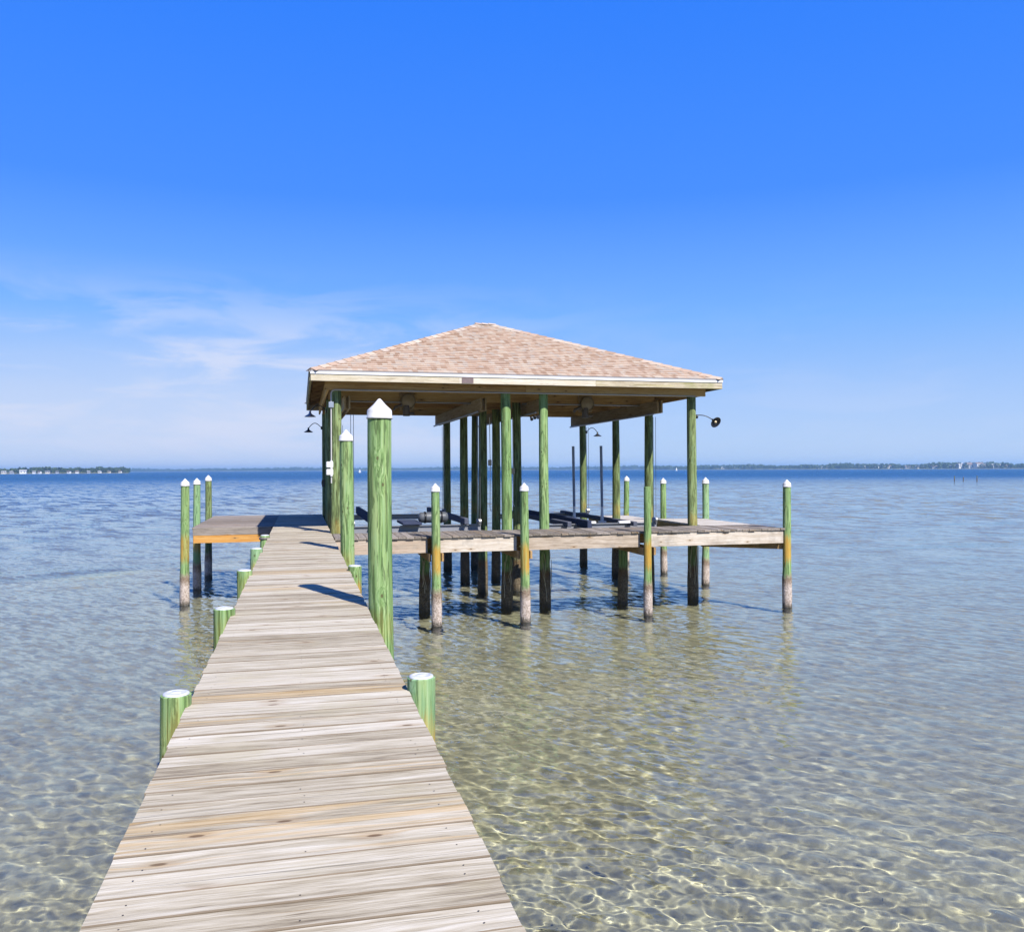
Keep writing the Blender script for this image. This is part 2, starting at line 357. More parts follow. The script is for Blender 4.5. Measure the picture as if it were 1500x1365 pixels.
# main walkway -----------------------------------------------------------------
HW = .595
walk = thing('walkway', 'long weathered grey plank walkway running straight out from the shore to the boathouse', 'walkway', (0, 0, DECK))
mb = MB(); boards(mb, 0, -1.2, 25.15, -HW, HW, DECK, nails=(-.50, 0.0, .50)); part(mb, 'decking', [M['deck_a'], M['edge'], M['nail']], walk)
for x in (-.54, 0.0, .54):
    mb = MB(); y = -1.2
    while y < 25.1:
        y1 = min(y + 3.6, 25.12); mb.box((x - .02, y, DECK - .28), (x + .02, y1 - .004, DECK - .042), random.random()); y = y1
    part(mb, 'stringer', M['rim_along'], walk)
for y in (1.95, 4.9, 7.9, 10.85, 13.75, 16.65, 19.75, 22.6):
    mb = MB(); mb.box((-.74, y + .09, DECK - .47), (.74, y + .13, DECK - .283), random.random()); part(mb, 'cross_beam', M['joist'], walk)

# front catwalk -----------------------------------------------------------------
cat = thing('catwalk', 'narrow weathered catwalk across the front of the boathouse with a pale rim board', 'catwalk', (5.2, 16.7, DECK))
mb = MB(); boards(mb, 1, .612, 9.88, 16.03, 17.34, DECK, w=.139, gap=.006, ends=.014, seg=4, zj=.004); part(mb, 'decking', [M['deck_b'], M['edge']], cat)
for (x0, x1) in ((.61, 2.33), (2.56, 4.07), (4.28, 6.63), (6.86, 9.86)):
    mb = MB(); mb.box((x0, 16.06, DECK - .315), (x1, 16.10, DECK - .042), random.random(), 0, .003); part(mb, 'rim_board', M['stringer'], cat)
mb = MB(); mb.box((.61, 17.27, DECK - .29), (9.86, 17.31, DECK - .042), .4); part(mb, 'stringer', M['joist'], cat)
mb = MB(); mb.box((.61, 16.68, DECK - .29), (9.86, 16.72, DECK - .042), .6); part(mb, 'stringer', M['joist'], cat)
mb = MB(); mb.box((9.82, 16.103, DECK - .29), (9.86, 17.267, DECK - .044), .2); part(mb, 'end_board', M['rim_along'], cat)
for x in (2.47, 4.2, 6.77):
    for s in (-.13, .11):
        mb = MB(); mb.box((x + s, 15.93, DECK - .47), (x + s + .04, 17.55, DECK - .318), random.random()); part(mb, 'cross_beam', M['joist_b'], cat)
mb = MB(); mb.beam((8.55, 17.22, DECK - .385), (10.0, 16.1, DECK - .385), .045, .13, .3); part(mb, 'cross_beam', M['joist'], cat)

# side deck -----------------------------------------------------------------------
side = thing('side_deck', 'small brown plank side deck left of the walkway with an orange lower board', 'deck', (-1.45, 22.5, DECK))
mb = MB(); boards(mb, 0, 20.0, 25.1, -2.33, -.604, DECK, ends=.008, seg=4); part(mb, 'decking', [M['deck_side'], M['edge']], side)
mb = MB(); mb.box((-2.31, 19.955, DECK - .17), (-.63, 19.995, DECK + .0), .37, 0, .003); part(mb, 'rim_board', M['deck_side'], side)
mb = MB(); mb.box((-2.30, 19.96, DECK - .34), (-.63, 19.998, DECK - .173), .81, 0, .003); part(mb, 'lower_board', M['orange'], side)
for x in (-2.31, -1.5):
    mb = MB(); mb.box((x, 20.0, DECK - .27), (x + .04, 25.08, DECK - .042), random.random()); part(mb, 'stringer', M['rim_along'], side)
for y in (22.3, 24.85):
    mb = MB(); mb.box((-2.55, y, DECK - .45), (-.6, y + .04, DECK - .273), random.random()); part(mb, 'cross_beam', M['joist'], side)

# finger pier on the right ------------------------------------------------------------
fin = thing('finger_pier', 'sun bleached finger pier along the right side of the boathouse, its far half lower', 'pier', (9.25, 21.2, DECK))
mb = MB(); boards(mb, 0, 17.36, 19.93, 8.65, 9.88, DECK, ends=.008, seg=4); part(mb, 'near_decking', [M['deck_pale'], M['edge']], fin)
mb = MB(); boards(mb, 0, 19.96, 25.1, 8.65, 9.88, DECK - .19, ends=.008, seg=4); part(mb, 'far_decking', [M['deck_pale'], M['edge']], fin)
for x in (8.66, 9.83):
    mb = MB(); mb.box((x, 17.35, DECK - .28), (x + .04, 19.94, DECK - .042), random.random()); part(mb, 'stringer', M['joist_b'], fin)
    mb = MB(); mb.box((x, 19.96, DECK - .47), (x + .04, 25.08, DECK - .232), random.random()); part(mb, 'stringer', M['joist_b'], fin)
for y in (19.75, 22.3, 24.9):
    mb = MB(); mb.box((8.4, y, DECK - .62), (9.95, y + .04, DECK - .473), random.random()); part(mb, 'cross_beam', M['joist'], fin)

# ------------------------------------------------------------------ pilings
def pile_body(r0, r1, z0, z1, dome=.0, lean=(0, 0), seed=0, n=28):
    rg = random.Random(seed); mb = MB(); V = []; F = []
    k = 26; ph = [rg.uniform(0, 6.28) for _ in range(8)]
    for i in range(k + 1):
        f = i/k; z = z0 + (z1 - z0)*f; r = r0 + (r1 - r0)*f
        bx = .010*math.sin(ph[0] + f*4.2) + lean[0]*f; by = .010*math.sin(ph[1] + f*3.7) + lean[1]*f
        gr = .010*max(0, min(1, (.72 - z)/.12)) if z > -.8 else 0.01
        for j in range(n):
            t = 2*math.pi*j/n
            rr = r*(1 + .018*math.sin(2*t + ph[2] + f*3) + .014*math.sin(3*t + ph[3] - f*5) + .008*math.sin(7*t + ph[4] + 2*f)) + gr*(.5 + .8*rg.random())
            V.append((bx + rr*math.cos(t), by + rr*math.sin(t), z))
    for i in range(k):
        for j in range(n): F.append((i*n + j, i*n + (j+1) % n, (i+1)*n + (j+1) % n, (i+1)*n + j))
    mb.add(V, F, 0, 0, True)
    top = V[-n:]; cx = lean[0] + .010*math.sin(ph[0] + 4.2); cy = lean[1] + .010*math.sin(ph[1] + 3.7)
    inner = [(cx + (x-cx)*.9, cy + (y-cy)*.9, z1 + dome*.6 + .004) for x, y, z in top]
    mb.add(list(top) + inner + [(cx, cy, z1 + dome + .004)], [(j, (j+1) % n, n + (j+1) % n, n + j) for j in range(n)] + [(n + j, n + (j+1) % n, 2*n) for j in range(n)], 0, 0, True)
    return mb, (cx, cy)

BED = -1.35
def piling(x, y, top, r0, r1, mat, label, cap='cone', group=None, lean=(0, 0), seed=1):
    root = thing('piling', label, 'piling', (x, y, 0), group)
    ch = r1*1.05 if cap == 'cone' else 0
    z1 = top - (ch + .03 if cap == 'cone' else .018 if cap == 'disc' else 0)
    body, (cx, cy) = pile_body(r0, r1, BED, z1, lean=lean, seed=seed); body.build('shaft', M[mat], root)
    R = r1*1.06
    c = MB()
    if cap == 'cone':
        c.lathe([(R, z1 - .045), (R + .006, z1 - .045), (R + .006, z1 - .03), (R + .001, z1 - .026), (R, z1 + .028), (R*.94, z1 + .04), (R*.5, z1 + .028 + ch*.52), (.012, top - .004), (0.0005, top)], (cx, cy, 0), 28)
        c.build('cap', M['cap'], root)
    elif cap == 'disc':
        c.lathe([(r1*.86, z1 + .003), (r1*.84, z1 + .012), (r1*.62, z1 + .017), (r1*.57, z1 + .012), (r1*.36, z1 + .012), (r1*.30, z1 + .018), (.0005, z1 + .018)], (cx, cy, 0), 28)
        c.build('cap', M['stub_top'], root)
    return root
GS = 'short capped pilings along the walkway'
# stubs beside the walkway (tops a hand above the deck)
piling(-.648, 4.88, DECK + .075, .090, .080, 'pile_clean', 'nearest short green piling on the left edge of the walkway, white disc on top', 'disc', seed=3)
piling(.675, 4.90, DECK + .085, .092, .082, 'pile_mint', 'short mint green piling on the right edge of the walkway, white disc on top', 'disc', seed=4)
piling(-.66, 7.83, DECK + .07, .100, .090, 'pile_clean', 'second short green piling on the left edge of the walkway, opposite the tallest piling', 'disc', seed=5)
piling(-.66, 10.75, DECK + .07, .098, .090, 'pile_clean', 'third short green piling from the near end on the left walkway edge', 'disc', seed=6)
piling(-.66, 13.72, DECK + .07, .098, .090, 'pile_mint', 'fourth short piling on the left walkway edge, next to the strapped one', 'disc', seed=7)
piling(.665, 10.88, DECK + .07, .098, .086, 'pile', 'short yellow green piling with white top behind the tallest piling', 'disc', seed=8)
s_ = piling(-.655, 16.6, DECK + .06, .098, .088, 'pile', 'short yellowish piling with a dark bracket at the corner of the side deck', 'disc', seed=9)
mb = MB(); mb.lathe([(.092, DECK - .03), (.10, DECK - .03), (.10, DECK + .01), (.092, DECK + .01)], (-.655, 16.6, 0), 20); part(mb, 'strap', M['motor_dark'], s_)
mb = MB(); mb.box((-.60, 16.48, DECK - .24), (-.57, 16.53, DECK - .16)); part(mb, 'bracket', M['black'], s_)
# tall mooring pilings on the walkway's right edge
piling(.722, 7.95, DECK + 1.92, .122, .108, 'pile_clean', 'tallest green piling with large white cone cap on the right edge of the walkway', seed=21)
piling(.712, 13.75, DECK + 1.90, .116, .102, 'pile_clean', 'tall capped green piling between the tallest piling and the boathouse corner post', seed=22)
# outer mooring pilings
piling(2.46, 15.86, 2.665, .098, .079, 'pile', 'capped piling in front of the catwalk, nearest to the walkway, green over a yellow band', seed=31)
piling(4.18, 15.86, 2.66, .098, .079, 'pile', 'capped piling before the catwalk between the two middle roof posts, with bright orange band', seed=32)
piling(6.75, 15.90, 2.56, .090, .068, 'pile', 'uncapped split topped piling in front of the catwalk with an orange and yellow foot', 'none', seed=33, lean=(-.03, 0))
piling(9.97, 16.10, 2.68, .098, .080, 'pile', 'capped piling alone at the right end of the catwalk with an orange band', seed=34)
piling(-2.46, 19.85, 2.75, .100, .086, 'pile', 'nearest capped piling at the front corner of the left side deck, long yellow stain', seed=35)
piling(-2.46, 22.15, 2.74, .098, .080, 'pile_mint', 'middle capped piling on the outer edge of the left side deck', seed=36)
piling(-2.46, 24.75, 2.80, .100, .082, 'pile_old', 'farthest capped piling on the outer edge of the left side deck', seed=37)
piling(9.90, 19.70, 2.70, .096, .082, 'pile_mint', 'capped piling beside the finger pier, half hidden by the right front corner post', seed=38)
piling(9.90, 22.25, 2.66, .092, .080, 'pile', 'capped piling midway along the outer edge of the finger pier', seed=39)
piling(9.90, 25.05, 2.70, .092, .080, 'pile', 'capped piling at the far end of the finger pier', seed=40)
# cut-off support pilings under the catwalk
piling(2.47, 17.42, DECK - .315, .11, .10, 'post_green', 'dark cut off piling under the catwalk behind the capped piling nearest the walkway', 'none', seed=41)
piling(6.79, 17.42, DECK - .315, .105, .098, 'post_green', 'dark cut off piling under the catwalk left of the split topped piling', 'none', seed=42)
piling(7.42, 17.44, DECK - .30, .075, .07, 'post', 'thin dark support piling under the catwalk right behind the split topped piling', 'none', seed=43)
piling(4.95, 20.1, DECK - .30, .088, .085, 'pile_old', 'pale barnacled cut off piling in the sun under the boathouse centre', 'none', seed=44)

# ------------------------------------------------------------------ boathouse
Z0 = DECK
XE0, XE1, YE0, YE1 = .20, 8.97, 17.03, 25.55       # eaves
ZE = DECK + 3.215                                    # top edge of the roof at the eaves
XM, YM, ZA = (XE0 + XE1)/2, (YE0 + YE1)/2, DECK + 4.95
bh = thing('boathouse', 'open timber boathouse on posts with a pink shingled hip roof, standing over the water', 'boathouse', (XM, YM, 0))
PX, PY = (.70, 4.22, 5.06, 8.48), (17.50, 19.92, 22.25, 25.05)
HB = DECK + 2.86                                     # underside of the headers
k = 0
for ix, x in enumerate(PX):
    for iy, y in enumerate(PY):
        k += 1
        b, _ = pile_body(.122, .094 + .008*((k*7) % 3)/2, BED, HB + .02, seed=100 + k, lean=(random.uniform(-.02, .02), random.uniform(-.02, .02)))
        b.build('post', M['post_green' if iy == 0 and ix in (1, 2) else 'post'], bh, (x - XM, y - YM, 0))
for y in PY:                                         # headers across, one each side of the posts
    for s in (-.125, .085):
        if y == PY[0] and s < 0:
            spans = ((.48, 4.62), (4.624, 8.75))
        else: spans = ((.62, 4.60), (4.604, 8.58))
        mb = MB()
        for a, b in spans: mb.box((a, y + s, HB), (b, y + s + .04, HB + .285), random.random(), 0, .003)
        part(mb, 'header_beam', M['header'], bh)
for x in (.52, 8.62):
    mb = MB(); mb.box((x, 17.42, HB + .002), (x + .04, 25.2, HB + .283), random.random()); part(mb, 'side_beam', M['header_b'], bh)
for x in (4.46, 4.80):
    mb = MB(); mb.box((x, 17.42, HB + .289), (x + .04, 25.2, HB + .43), random.random()); part(mb, 'side_beam', M['header_b'], bh)
# overhead lift timbers (double planks slung under the headers)
for x in (.98, 3.97, 5.32, 8.20):
    mb = MB()
    for s in (-.05, .05): mb.box((x + s - .02, 18.6, HB - .29), (x + s + .02, 25.2, HB - .003), random.random(), 0, .003)
    mb.box((x - .028, 18.7, HB - .285), (x + .028, 18.95, HB - .05), .3); mb.box((x - .028, 24.8, HB - .285), (x + .028, 25.1, HB - .05), .3)
    lt = part(mb, 'lift_beam', M['lift_timber'], bh)
    mb = MB(); mb.tube([(x - .12, 18.72, HB - .31), (x - .12, 25.1, HB - .31)], .022, 10); part(mb, 'drive_shaft', M['galv'], lt) if False else part(mb, 'drive_shaft', M['galv'], bh)
# rafters and ceiling skin under the shingles
def roof_z(x, y):
    d = min((x - XE0)/(XM - XE0), (XE1 - x)/(XE1 - XM), (y - YE0)/(YM - YE0), (YE1 - y)/(YE1 - YM)); return ZE + (ZA - ZE)*d
RID = .16
def slopes(dz):
    E = [(XE0, YE0), (XE1, YE0), (XE1, YE1), (XE0, YE1)]; A, B = (XM - RID, YM), (XM + RID, YM)
    return [((E[0], E[1]), (A, B)), ((E[1], E[2]), (B, B)), ((E[2], E[3]), (B, A)), ((E[3], E[0]), (A, A))]
mb = MB()
for (e0, e1), (a0, a1) in slopes(0):
    V = [(e0[0], e0[1], ZE - .03), (e1[0], e1[1], ZE - .03), (a1[0], a1[1], ZA - .03), (a0[0], a0[1], ZA - .03)]
    mb.add(V, [(0, 3, 2, 1)] if a0 != a1 else [(0, 2, 1)], .5)
part(mb, 'ceiling_boards', M['plywood'], bh)
for i in range(14):
    x = XE0 + .35 + i*(XE1 - XE0 - .7)/13
    for sy in (0, 1):
        ye = YE0 + .06 if sy == 0 else YE1 - .06
        d = min((x - XE0)/(XM - XE0), (XE1 - x)/(XE1 - XM)); yt = YE0 + (YM - YE0)*d if sy == 0 else YE1 - (YE1 - YM)*d
        if abs(yt - ye) < .4: continue
        mb = MB(); mb.beam((x, ye, roof_z(x, ye) - .11), (x, yt, roof_z(x, yt) - .11), .04, .13, random.random()); part(mb, 'rafter', M['joist_b'], bh)
for i in range(14):
    y = YE0 + .35 + i*(YE1 - YE0 - .7)/13
    for sx in (0, 1):
        xe = XE0 + .06 if sx == 0 else XE1 - .06
        d = min((y - YE0)/(YM - YE0), (YE1 - y)/(YE1 - YM)); xt = XE0 + (XM - XE0)*d if sx == 0 else XE1 - (XE1 - XM)*d
        if abs(xt - xe) < .4: continue
        mb = MB(); mb.beam((xe, y, roof_z(xe, y) - .11), (xt, y, roof_z(xt, y) - .11), .04, .13, random.random()); part(mb, 'rafter', M['joist'], bh)
# shingles: overlapping courses on the four slopes
mb = MB(); NC = 31
for si, ((e0, e1), (a0, a1)) in enumerate(slopes(0)):
    e0, e1 = Vector((*e0, ZE)), Vector((*e1, ZE)); a0, a1 = Vector((*a0, ZA)), Vector((*a1, ZA))
    nrm = (e1 - e0).cross(a0 - e0).normalized()
    if nrm.z < 0: nrm = -nrm
    out = Vector((nrm.x, nrm.y, 0)).normalized()
    for c in range(NC):
        f0, f1 = c/NC, (c + 1)/NC
        L0, R0 = e0.lerp(a0, f0), e1.lerp(a1, f0); L1, R1 = e0.lerp(a0, f1), e1.lerp(a1, f1)
        if c == 0: L0 = L0 + out*.03 - Vector((0,0,.012)); R0 = R0 + out*.03 - Vector((0,0,.012))
        wid = (R0 - L0).length; ns = max(2, int(wid/.30))
        lo = .016; hi = .0; th = .012
        for j in range(ns):
            g0, g1 = j/ns, (j + 1)/ns; jt = random.uniform(0, .004)
            P = [L0.lerp(R0, g0), L0.lerp(R0, g1), L1.lerp(R1, g1), L1.lerp(R1, g0)]
            t0 = P[0] + nrm*(lo + jt); t1 = P[1] + nrm*(lo + jt); t2 = P[2] + nrm*hi; t3 = P[3] + nrm*hi
            u = [(p - e0).dot((e1 - e0).normalized()) + si*13 for p in P]
            vv = si*50 + c + .5
            mb.add([t0, t1, t2, t3, P[0] - nrm*.002, P[1] - nrm*.002], [(0, 1, 2, 3), (4, 5, 1, 0)], 0, 0, False,
                   [[(u[0], vv), (u[1], vv), (u[2], vv), (u[3], vv)], [(u[0], vv), (u[1], vv), (u[1], vv), (u[0], vv)]])
sh = part(mb, 'roof', M['shingle'], bh)
# hip and ridge caps
def capline(p, q, n):
    mb = MB(); p, q = Vector(p), Vector(q); d = (q - p)/n; dn = d.normalized()
    sd = dn.cross(Vector((0, 0, 1))).normalized(); up = sd.cross(dn)
    for i in range(n):
        a, b = p + d*i, p + d*(i + 1.12)
        V = [a + sd*.14 - up*.035, a + up*.028, a - sd*.14 - up*.035, b + sd*.14 - up*.045, b + up*.014, b - sd*.14 - up*.045]
        u = i*.4 + p.x
        mb.add(V, [(0, 3, 4, 1), (1, 4, 5, 2), (0, 1, 2)], 0, 0, False, [[(u, 300.5 + i)]*4, [(u, 300.5 + i)]*4, [(u, 300.5 + i)]*3])
    return mb
for (ex, ey, rx) in ((XE0, YE0, -RID), (XE1, YE0, RID), (XE1, YE1, RID), (XE0, YE1, -RID)):
    part(capline((ex, ey, ZE + .012), (XM + rx, YM, ZA + .012), 26), 'hip_cap', M['shingle'], sh)
part(capline((XM - RID - .1, YM, ZA + .02), (XM + RID + .1, YM, ZA + .02), 3), 'ridge_cap', M['shingle'], sh)
# fascia and drip edge
FT = ZE - .035; FB = ZE - .215
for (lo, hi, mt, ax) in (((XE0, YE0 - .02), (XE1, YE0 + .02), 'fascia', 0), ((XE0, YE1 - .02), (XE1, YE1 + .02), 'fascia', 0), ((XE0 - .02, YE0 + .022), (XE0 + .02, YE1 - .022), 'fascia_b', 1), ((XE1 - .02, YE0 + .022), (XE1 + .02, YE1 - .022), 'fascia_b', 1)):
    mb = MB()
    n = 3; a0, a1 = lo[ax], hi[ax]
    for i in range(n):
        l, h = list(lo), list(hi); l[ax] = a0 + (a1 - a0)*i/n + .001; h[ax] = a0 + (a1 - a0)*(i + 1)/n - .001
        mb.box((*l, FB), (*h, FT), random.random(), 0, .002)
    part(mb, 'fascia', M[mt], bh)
    mb = MB(); out = [0, 0]
    l, h = list(lo), list(hi)
    if ax == 0: l[1] -= .012; h[1] += .012
    else: l[0] -= .012; h[0] += .012
    mb.box((*l, FT + .001), (*h, ZE - .004), 0); part(mb, 'drip_edge', M['drip'], bh)
# upper white strip of the fascia
mb = MB(); mb.box((XE0 - .004, YE0 - .036, FT - .045), (XE1 + .004, YE0 - .022, FT - .001), .2); part(mb, 'drip_edge', M['sail'], bh)
mb = MB(); mb.box((3.18, YE0 - .026, FB + .012), (3.42, YE0 - .0205, FT - .055), .2); part(mb, 'patch_plate', M['patch'], bh)

# ------------------------------------------------------------------ boat lifts
def boat_lift(x0, x1, bunks, label, zc):
    root = thing('boat_lift', label, 'boat lift', ((x0 + x1)/2, 21, DECK))
    for y in (18.75, 23.6):
        mb = MB(); mb.box((x0, y - .05, zc - .07), (x1, y + .05, zc - .055)); mb.box((x0, y - .008, zc - .055), (x1, y + .008, zc + .055)); mb.box((x0, y - .05, zc + .055), (x1, y + .05, zc + .07))
        part(mb, 'cross_beam', M['alu'], root)
    for (bx, w, h, zz, y0, y1, mt) in bunks:
        mb = MB(); mb.box((bx - w/2, y0, zz), (bx + w/2, y1, zz + h), 0, 0, .012); part(mb, 'bunk', M[mt], root)
        mb = MB()
        for y in (18.75, 23.6):
            if y0 < y < y1: mb.box((bx - .06, y - .06, zc + .072), (bx + .06, y + .06, zz - .001))
        if mb.v: part(mb, 'bunk_bracket', M['galv'], root)
    for x in (x0 + .04, x1 - .04):
        for y in (18.75, 23.6):
            mb = MB()
            for s in (-.03, .03): mb.tube([(x + s, y, zc + .07), (x + s, y, HB - .38)], .006, 6, caps=False)
            part(mb, 'cable', M['cable'], root)
            mb = MB(); mb.tube([(x - .05, y, zc + .13), (x + .05, y, zc + .13)], .06, 12); part(mb, 'pulley', M['galv'], root)
    return root
l1 = boat_lift(1.05, 3.92, [(1.55, .10, .20, DECK + .04, 18.4, 24.2, 'navy'), (2.35, .42, .06, DECK + .06, 18.45, 19.6, 'navy'), (3.55, .09, .14, DECK + .05, 18.5, 24.3, 'navy_grey')],
               'empty boat lift hanging in the left slip with navy carpeted bunks', DECK - .03)
l2 = boat_lift(5.36, 8.16, [(6.22, .10, .18, DECK - .06, 17.95, 23.9, 'navy'), (5.9, .10, .12, DECK - .05, 18.4, 24.3, 'navy_grey'), (7.45, .10, .10, DECK - .05, 18.3, 24.0, 'navy_grey')],
               'empty boat lift in the right slip with navy bunk and two upright guide poles', DECK - .07)
for (px, py, h) in ((6.63, 20.3, 1.83), (7.22, 19.9, 1.83)):
    mb = MB(); mb.tube([(px, py, DECK + .33), (px - .02, py, DECK + h)], .034, 12); gp = part(mb, 'guide_pole', M['pvc_grey'], l2)
    mb = MB(); mb.tube([(px, py, DECK - .02), (px, py, DECK + .34)], [.045, .028], 12); mb.box((px - .09, py - .06, DECK - .06), (px + .09, py + .06, DECK - .02)); part(mb, 'pole_base', M['white'], gp)
# low white fender blocks on the right lift
for (px, py) in ((6.45, 18.6), (7.25, 18.5)):
    mb = MB(); mb.box((px - .14, py - .05, DECK + .001), (px + .14, py + .05, DECK + .06), 0, 0, .01); part(mb, 'end_block', M['white'], l2)
# rolled vinyl bundle on the left lift
mb = MB()
Mx = Matrix.Rotation(math.radians(90), 4, 'Y')
prof = [(.001, -.33), (.06, -.325), (.10, -.30), (.115, -.26), (.118, -.1), (.122, .1), (.118, .26), (.10, .31), (.06, .33), (.001, .335)]
mb.lathe(prof, (2.84, 18.72, DECK + .21), 20, 0, 0, Mx)
roll = mb.build('rolled_cover', M['tarp']); tag(roll, 'fat dark grey rolled cover lying across the left boat lift behind the catwalk', 'rolled cover')
mb = MB()
for xx in (2.66, 3.02): mb.lathe([(.124, -.02), (.128, -.02), (.128, .02), (.124, .02)], (xx, 18.72, DECK + .21), 20, 0, 0, Mx)
mb.build('strap', M['black'], roll)

# ------------------------------------------------------------------ lift motors
def lift_motor(x, y, label):
    r = thing('lift_motor', label, 'motor', (x, y, HB))
    mb = MB(); mb.box((x - .17, y - .175, HB - .22), (x + .17, y - .135, HB + .27), .4, 0, .004); part(mb, 'mounting_board', M['lift_timber'], r)
    mb = MB(); My = Matrix.Rotation(math.radians(90), 4, 'X')
    mb.lathe([(.0005, .0), (.06, .0), (.07, -.01), (.15, -.012), (.165, -.03), (.165, -.10)][::-1], (x + .02, y - .30, HB - .02), 24, 0, 0, Matrix.Rotation(math.radians(90), 4, 'X'))
    mb.lathe([(.165, .0), (.165, .13)], (x + .02, y - .18, HB - .02), 24, 0, 0, My)
    part(mb, 'gear_housing', M['motor'], r)
    mb = MB(); mb.tube([(x - .02, y - .24, HB - .12), (x - .02, y - .24, HB - .36)], [.075, .08], 16); mb.tube([(x + .06, y - .24, HB - .30), (x + .16, y - .24, HB - .30)], .03, 10); part(mb, 'motor', M['motor_dark'], r)
    mb = MB(); mb.tube([(x - .1, y - .24, HB - .10), (x - .28, y - .22, HB - .16), (x - .30, y - .2, HB - .23)], .035, 10); part(mb, 'arm', M['motor_dark'], r)
    mb = MB(); mb.tube([(x - 1.6, y - .22, HB - .04), (x + 1.6, y - .22, HB - .04)], .02, 10); part(mb, 'drive_shaft', M['galv'], r)
lift_motor(2.40, 19.92, 'beige gear motor hanging under the roof above the left slip, beside the white cone cap')
lift_motor(6.74, 19.92, 'beige gear motor hanging under the roof above the right slip')

# ------------------------------------------------------------------ lamps
def barn_lamp(px, py, z, sgn, label, tilt=0.0, back=.37, head='black'):
    r = thing('barn_lamp', label, 'lamp', (px, py, z))
    b0 = px + sgn*.10
    mb = MB(); mb.tube([(b0 - sgn*.01, py, z), (b0 + sgn*.03, py, z)], .045, 16); part(mb, 'wall_plate', M['black'], r)
    pts = []
    for i in range(15):
        f = i/14; a = math.pi*f
        pts.append((b0 + sgn*(.03 + (back - .03)*f), py - tilt*.1*f, z + .03 + (.13 - .09*tilt)*math.sin(a*.98) - (.05 + .06*tilt)*f))
    mb = MB(); mb.tube(pts, .010, 8); part(mb, 'gooseneck', M['black'], r)
    ex, ey, ez = pts[-1]
    R = Matrix.Rotation(math.radians(-58*tilt), 4, 'X') @ Matrix.Rotation(math.radians(-12*sgn*tilt), 4, 'Y')
    mb = MB(); mb.lathe([(.0005, .02), (.022, .02), (.026, -.03), (.045, -.055), (.125, -.105), (.128, -.115), (.120, -.112), (.042, -.062), (.02, -.05)], (ex, ey, ez), 24, 0, 0, R)
    part(mb, 'shade', M[head], r)
    mb = MB(); mb.lathe([(.0005, -.125), (.02, -.12), (.03, -.10), (.028, -.08), (.016, -.05)], (ex, ey, ez), 14, 0, 0, R); part(mb, 'bulb', M['bulb'], r)
barn_lamp(.70, 19.92, DECK + 2.60, -1, 'barn lamp coloured pale for light on its top, left eave, upper of two', 0, .38, 'galv')  # pale shade colour stands in for light falling on its top
barn_lamp(.70, 25.05, DECK + 2.47, -1, 'small black gooseneck lamp below the left eave, lower of the two on the left')
barn_lamp(8.48, 17.50, DECK + 2.42, 1, 'black barn lamp tilted to show its bulb on the right front corner post', 1.0, .36)
barn_lamp(8.48, 25.05, DECK + 2.40, 1, 'small black gooseneck lamp on the far right post, seen under the roof')
fl = thing('floodlight', 'small black twin floodlight on the left side of the front roof post right of centre', 'floodlight', (5.06, 17.5, DECK + 2.36))
mb = MB(); mb.box((4.90, 17.46, DECK + 2.33), (4.965, 17.54, DECK + 2.41), 0, 0, .005); part(mb, 'base', M['black'], fl)
for (dx, dz) in ((-.10, .0), (-.17, -.03)):
    mb = MB(); mb.lathe([(.0005, .05), (.02, .05), (.026, 0), (.036, -.05), (.033, -.05), (.0005, -.03)], (4.93 + dx, 17.47, DECK + 2.37 + dz), 14, 0, 0, Matrix.Rotation(math.radians(-60), 4, 'X')); mb.tube([(4.92, 17.48, DECK + 2.38), (4.93 + dx, 17.47, DECK + 2.38 + dz)], .01, 6); part(mb, 'lamp_head', M['black'], fl)

# conduit with white boxes
cd = thing('conduit', 'grey electrical conduit with two white boxes climbing the left front post and following the beam', 'conduit', (.66, 17.37, DECK))
cx = .60; cy = 17.36
pts = [(cx, cy, DECK + 1.0), (cx, cy, HB - .08)] + [(cx + .08*(1 - math.cos(a)), cy, HB - .08 + .08*math.sin(a)) for a in (.4, .8, 1.2, 1.57)] + [(8.5, cy, HB + .0)]
mb = MB(); mb.tube(pts, .014, 8); part(mb, 'pipe', M['pvc'], cd)
for zz in (1.31, 1.16):
    mb = MB(); mb.box((cx - .10, cy - .03, DECK + zz), (cx + .035, cy + .02, DECK + zz + .12), 0, 0, .012); mb.tube([(cx, cy - .01, DECK + zz - .02), (cx, cy - .01, DECK + zz + .14)], .025, 10); part(mb, 'outlet_box', M['white'], cd)
mb = MB(); mb.box((cx - .05, cy - .04, HB - .36), (cx + .05, cy + .01, HB - .24), 0, 0, .008); part(mb, 'junction_box', M['pvc_grey'], cd)
sw = thing('switch_box', 'small dark box on the far left post above the side deck', 'switch box', (.57, 22.25, DECK + .9))
mb = MB(); mb.box((.53, 22.18, DECK + .84), (.60, 22.3, DECK + 1.02), 0, 0, .006); part(mb, 'box', M['black'], sw)
mb = MB(); mb.box((.52, 22.20, DECK + .90), (.529, 22.28, DECK + .98)); part(mb, 'cover_plate', M['motor_dark'], sw)

# water hose pipe / control pendants on the centre posts
for (x, y, h0, h1, lab) in ((4.36, 19.78, .35, 1.35, 'white control cable hanging down the left centre post'), (4.93, 19.80, .45, 1.15, 'white control cable hanging down the right centre post')):
    p_ = thing('control_cable', lab, 'cable', (x, y, DECK))
    mb = MB(); mb.tube([(x, y, DECK + 2.5), (x + .01, y - .02, DECK + h1), (x, y - .02, DECK + h0), (x + .03, y - .02, DECK + h0 - .08)], .009, 6); part(mb, 'cord', M['white'], p_)
    mb = MB(); mb.box((x - .04, y - .05, DECK + h1), (x + .04, y + .0, DECK + h1 + .14), 0, 0, .01); part(mb, 'switch', M['motor'], p_)
